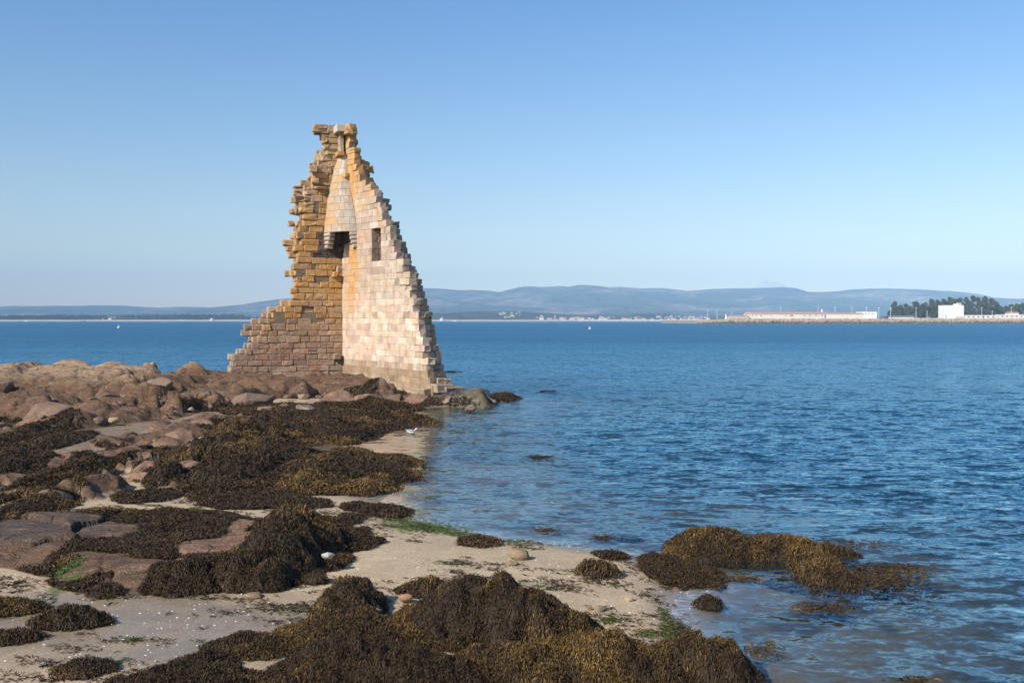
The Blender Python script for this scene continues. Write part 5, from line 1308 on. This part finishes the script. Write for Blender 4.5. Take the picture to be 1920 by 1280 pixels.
# silo
xs_ = PX(1541, 1300); s_o = tag(empty('silo', (xs_, 1300, 4.2)), 'narrow white silo rising behind the long warehouse', 'silo')
Parts().tube([(xs_, 1300, 4.2), (xs_, 1300, zv(581, 1300))], [1.0, 1.0], 10).build('body', M_WHITE, s_o); Parts().tube([(xs_, 1300, zv(581, 1300) + .01), (xs_, 1300, zv(579.6, 1300))], [1.2, .5], 10).build('cap', M_WHITE, s_o)
# light masts
M_POLE = plain('galvanised_mast', (.62, .63, .64), .5, .05, metal=.0)
def mast():
    r = empty('light_mast', (0, 0, 0)); Parts().tube([(0, 0, 0), (0, 0, 15)], [.36, .2], 8).build('pole', M_POLE, r)
    p = Parts(); p.box(-1.1, 1.1, -.25, .25, 15.01, 15.5); p.build('lamp_head', M_WHITE, r); return r
ML = [(1327, 581, 1215, 'left of the harbour light, first of the pair'), (1344.5, 582, 1215, 'left of the harbour light, second of the pair'), (1372, 585, 1240, 'above the low shed'), (1463.5, 576, 1240, 'behind the long warehouse left of its red panel'), (1533.5, 576, 1240, 'just left of the narrow silo'),
      (1565.5, 576, 1245, 'right of the silo'), (1597, 576, 1245, 'behind the plain cream warehouse'), (1624, 576, 1245, 'behind the taller white block'), (1647.5, 577, 1232, 'right beside the taller white block'), (1669.5, 576.5, 1222, 'in front of the left trees'), (1717.5, 576.5, 1222, 'right of the blue roof'),
      (1738, 583.5, 1222, 'short mast left of the white cube building'), (1768, 582.5, 1222, 'touching the left side of the white cube building'), (1840.5, 576.5, 1222, 'right of the white cube building'), (1860, 583, 1222, 'middle of the low pale buildings'), (1896, 576, 1240, 'at the right edge in front of the villa')]
M0 = mast()
for i, (u, v, y, lab) in enumerate(ML):
    o = M0 if i == 0 else copy_tree(M0)
    o.location = (PX(u, y), y, 4.25); o.scale = (1, 1, (zv(v, y) - 4.25) / 15.5); tag(o, 'tall grey light mast ' + lab, 'light mast', 'light masts on the breakwater')
# parked cars along the quay
M_TYRE = plain('tyre', (.02, .02, .02), .8, .05)
def car(mat):
    r = empty('parked_car', (0, 0, 0))
    Parts().prism([(-2.1, .35), (2.1, .35), (2.15, .8), (1.2, .95), (-2.1, 1.0)], -.85, .85).build('body', mat, r)
    Parts().prism([(-1.9, 1.0), (1.1, .96), (.5, 1.5), (-1.5, 1.5)], -.75, .75).build('cabin', M_GL, r)
    for sx in (-1.3, 1.3):
        for sy in (-.86, .70): Parts().tube([(sx, sy, .33), (sx, sy + .16, .33)], [.33, .33], 10).build('wheel', M_TYRE, r)
    return r
cars = {c: car(plain(c + '_paint', v_, .35, .02)) for c, v_ in (('red', (.5, .05, .04)), ('white', (.75, .75, .74)), ('dark', (.05, .06, .08)), ('blue', (.08, .16, .35)))}
seen = set()
CL = [(1383, 'dark'), (1388, 'white'), (1392.5, 'dark'), (1398, 'blue'), (1437, 'white'), (1444, 'dark'), (1456, 'white'), (1462, 'red'), (1467, 'red'), (1472.5, 'white'), (1477, 'red'), (1491, 'white'), (1502, 'dark'), (1551, 'dark'), (1585, 'white'), (1652, 'white'), (1658, 'dark')]
for i, (u, c) in enumerate(CL):
    o = cars[c] if c not in seen else copy_tree(cars[c]); seen.add(c)
    o.location = (PX(u, 1219), 1219, 4.31); tag(o, c + ' car parked on the quay in front of the warehouses', 'car', c + ' cars parked on the quay')
# bushes at the warehouse foot
def crown(n, R3, size, c, P0=None):
    d = rng.normal(0, 1, (n, 3)); d /= np.linalg.norm(d, axis=1)[:, None]
    return leaf_quads(np.array(c) + d * np.array(R3) * rng.uniform(.55, 1., (n, 1)), size)
for i, u in enumerate((1548, 1583, 1589, 1607, 1614, 1626, 1642)):
    y = 1220; x = PX(u, y); b_ = tag(empty('bush', (x, y, 4.3)), 'small dark bush at the foot of the cream warehouse', 'bush', 'bushes at the warehouse foot')
    V, Q = crown(90, (1.9, 1.2, .9), .35, (x, y, 5.0)); mk('foliage', V, Q, mat=M_LEAF, parent=b_); Parts().tube([(x, y, 4.2), (x, y, 5)], [.12, .08], 6).build('stem', M_BARK, b_)
# eucalyptus grove
TREES = [(1668, 583, 7), (1678, 566, 9), (1688, 573, 8), (1697, 570, 8), (1706, 575, 8), (1717, 565.5, 8), (1727, 572, 8), (1735, 568, 9), (1746, 561, 10), (1757, 563, 10), (1768, 561, 10), (1780, 558, 10), (1790, 562, 9), (1800, 559, 10), (1811, 558, 11), (1823, 555, 11), (1834, 558, 11), (1847, 556, 11), (1858, 560, 10),
         (1867, 566, 9), (1876, 575, 8), (1886, 574, 8), (1896, 571, 8), (1906, 570, 8), (1917, 569, 9), (1929, 570, 9), (1942, 568, 9), (1700, 578, 8), (1750, 572, 9), (1790, 575, 9), (1818, 570, 10), (1842, 570, 10), (1880, 582, 7), (1905, 581, 7), (1674, 584, 7), (1730, 582, 8), (1765, 580, 8), (1860, 577, 8)]
lab_t = ['leftmost tree of the grove', 'tall airy tree near the left end of the grove']
for i, (u, v, r) in enumerate(TREES):
    y = 1262 + (i * 37) % 60; x = PX(u, y); top = zv(v, y); hgt = top - 4.2; r *= .9
    root = empty('eucalyptus_tree', (x, y, 4.2))
    tag(root, 'green eucalyptus tree in the grove behind the white cube building', 'tree', 'eucalyptus trees of the grove')
    p = Parts(); p.tube([(x, y, 4), (x + rng.normal(0, .5), y, 4 + hgt * .5), (x + rng.normal(0, 1), y, 4 + hgt * .85)], [.45, .3, .12], 6)
    for k in range(4):
        a = rng.uniform(0, 6.28); z0 = 4 + hgt * rng.uniform(.3, .6); p.tube([(x, y, z0), (x + math.cos(a) * r * .5, y + math.sin(a) * r * .5, z0 + hgt * .2)], [.2, .08], 5)
    p.build('trunk', M_BARK, root)
    Vs, Qs, nn = [], [], 0
    for k in range(20):
        t = k / 19; zz_ = top - 1.2 - (hgt * .78) * t; rr = r * (.35 + .75 * math.sin(min(1, t * 1.3 + .15) * 2.2)); a = rng.uniform(0, 6.28); q_ = rng.uniform(0, .75) * rr
        if k == 0: q_ = 0
        V, Q = crown(110, (2.8, 2.5, 2.2), .60, (x + math.cos(a) * q_, y + math.sin(a) * q_, zz_)); Vs.append(V); Qs.append(Q + nn); nn += len(V)
    mk('crown', np.concatenate(Vs), np.concatenate(Qs), mat=M_LEAF, parent=root)

# buoys, gull
def buoy(u, v, c, label):
    x, y = at_z(u, v, 0); m_ = plain('buoy_paint_' + c, dict(white=(.8, .8, .78), cream=(.75, .6, .45))[c], .4, .03)
    r = tag(empty('buoy', (x, y, 0)), label, 'buoy'); s = y / 600
    Parts().tube([(x, y, -.3), (x, y, .1 * s), (x, y, .7 * s), (x, y, .95 * s)], [.4 * s, .8 * s, .75 * s, .3 * s], 12).build('float', m_, r, True)
    Parts().tube([(x, y, .95 * s), (x, y, 2.0 * s)], [.22 * s, .10 * s], 8).build('mast', m_, r)
buoy(222.5, 615, 'white', 'small white buoy on the water at the far left'); buoy(1106, 617, 'cream', 'small pale buoy on the water right of the tower')
gx_, gy_ = at_z(773, 813, 0.0); M_GULL = plain('gull_white', (.80, .80, .79), .7, .02, 30); M_WING = plain('gull_grey', (.35, .37, .40), .7, .05, 30); M_BEAK = plain('beak_yellow', (.6, .35, .05), .5, .05, 30)
gull = Parts(); S = .9
gp = [(-.25, 0, .13), (-.18, 0, .10), (-.08, 0, .085), (.03, 0, .085), (.11, 0, .11), (.14, 0, .17), (.155, 0, .22), (.175, 0, .25), (.20, 0, .245)]
gr = [(.01, .006), (.035, .025), (.07, .065), (.08, .075), (.06, .065), (.032, .036), (.030, .032), (.036, .034), (.014, .014)]
gull.tube([(gx_ + a * S, gy_ + b * S, c * S) for a, b, c in gp], [(a * S, b * S) for a, b in gr], 12)
go = gull.build('gull', M_GULL, None, True)
go.data.transform(__import__('mathutils').Matrix.Translation((-gx_, -gy_, 0))); go.location = (gx_, gy_, 0)
tag(go, 'white gull floating on the shallow water below the tower', 'gull')
for sy in (-1, 1):
    wg = Parts().tube([(.08 * S, sy * .065 * S, .13 * S), (-.05 * S, sy * .075 * S, .14 * S), (-.2 * S, sy * .04 * S, .16 * S), (-.31 * S, sy * .01 * S, .185 * S)], [(.012 * S, .03 * S), (.016 * S, .05 * S), (.012 * S, .03 * S), (.004 * S, .006 * S)], 8).build('wing', M_WING, None, True); wg.parent = go
bk = Parts().tube([(.20 * S, 0, .245 * S), (.25 * S, 0, .235 * S)], [.011 * S, .003 * S], 6).build('beak', M_BEAK, None, True); bk.parent = go

# smoke behind the ridge, and the air
def vol(name, dens, color, aniso=0.):
    m = bpy.data.materials.new(name); m.use_nodes = True; t = m.node_tree; t.nodes.remove(t.nodes['Principled BSDF'])
    v = t.nodes.new('ShaderNodeVolumePrincipled'); v.inputs['Density'].default_value = dens; v.inputs['Color'].default_value = (*color, 1); v.inputs['Anisotropy'].default_value = aniso
    t.links.new(v.outputs[0], t.nodes['Material Output'].inputs['Volume']); return m
M_SMOKE = vol('smoke', .0035, (.75, .70, .78))
sm = Parts()
for (u, v, rx, rz) in ((1428, 535, 45, 38), (1436, 531, 60, 45), (1450, 533, 70, 40), (1464, 536, 60, 28), (1420, 540, 30, 20), (1446, 540, 90, 30)):
    x, y, zz_ = at_y(u, v, 11200)
    sm.tube([(x, y, zz_ - rz), (x, y, zz_ - rz * .7), (x, y, zz_), (x, y, zz_ + rz * .7), (x, y, zz_ + rz)], [1, rx * .7, rx, rx * .7, 1], 12)
tag(sm.build('smoke', M_SMOKE), 'faint grey smoke drifting behind the mountain ridge', 'smoke', kind='stuff')
Hz = Parts().box(-9800, 9800, -300, 12200, -6.5, 560).build('haze', vol('haze', HAZE, (.42, .69, 1.0), -.3)); tag(Hz, 'thin blue haze over the bay', 'haze', kind='stuff')

# every repeat gets its own label by its place in the row
def _nth(n): return '%d%s' % (n, 'th' if 10 <= n % 100 <= 20 else {1: 'st', 2: 'nd', 3: 'rd'}.get(n % 10, 'th'))
_by = {}
for o in list(bpy.data.objects):
    if o.parent is None and 'label' in o and 'group' in o: _by.setdefault((o['group'], o['label']), []).append(o)
for (g_, l_), os_ in _by.items():
    if len(os_) < 2: continue
    os_.sort(key=lambda o: o.location.x / max(o.location.y, 1))
    for i_, o in enumerate(os_):
        w_ = l_.split(); o['label'] = ' '.join(w_[:12]) + ', ' + _nth(i_ + 1) + ' from left'
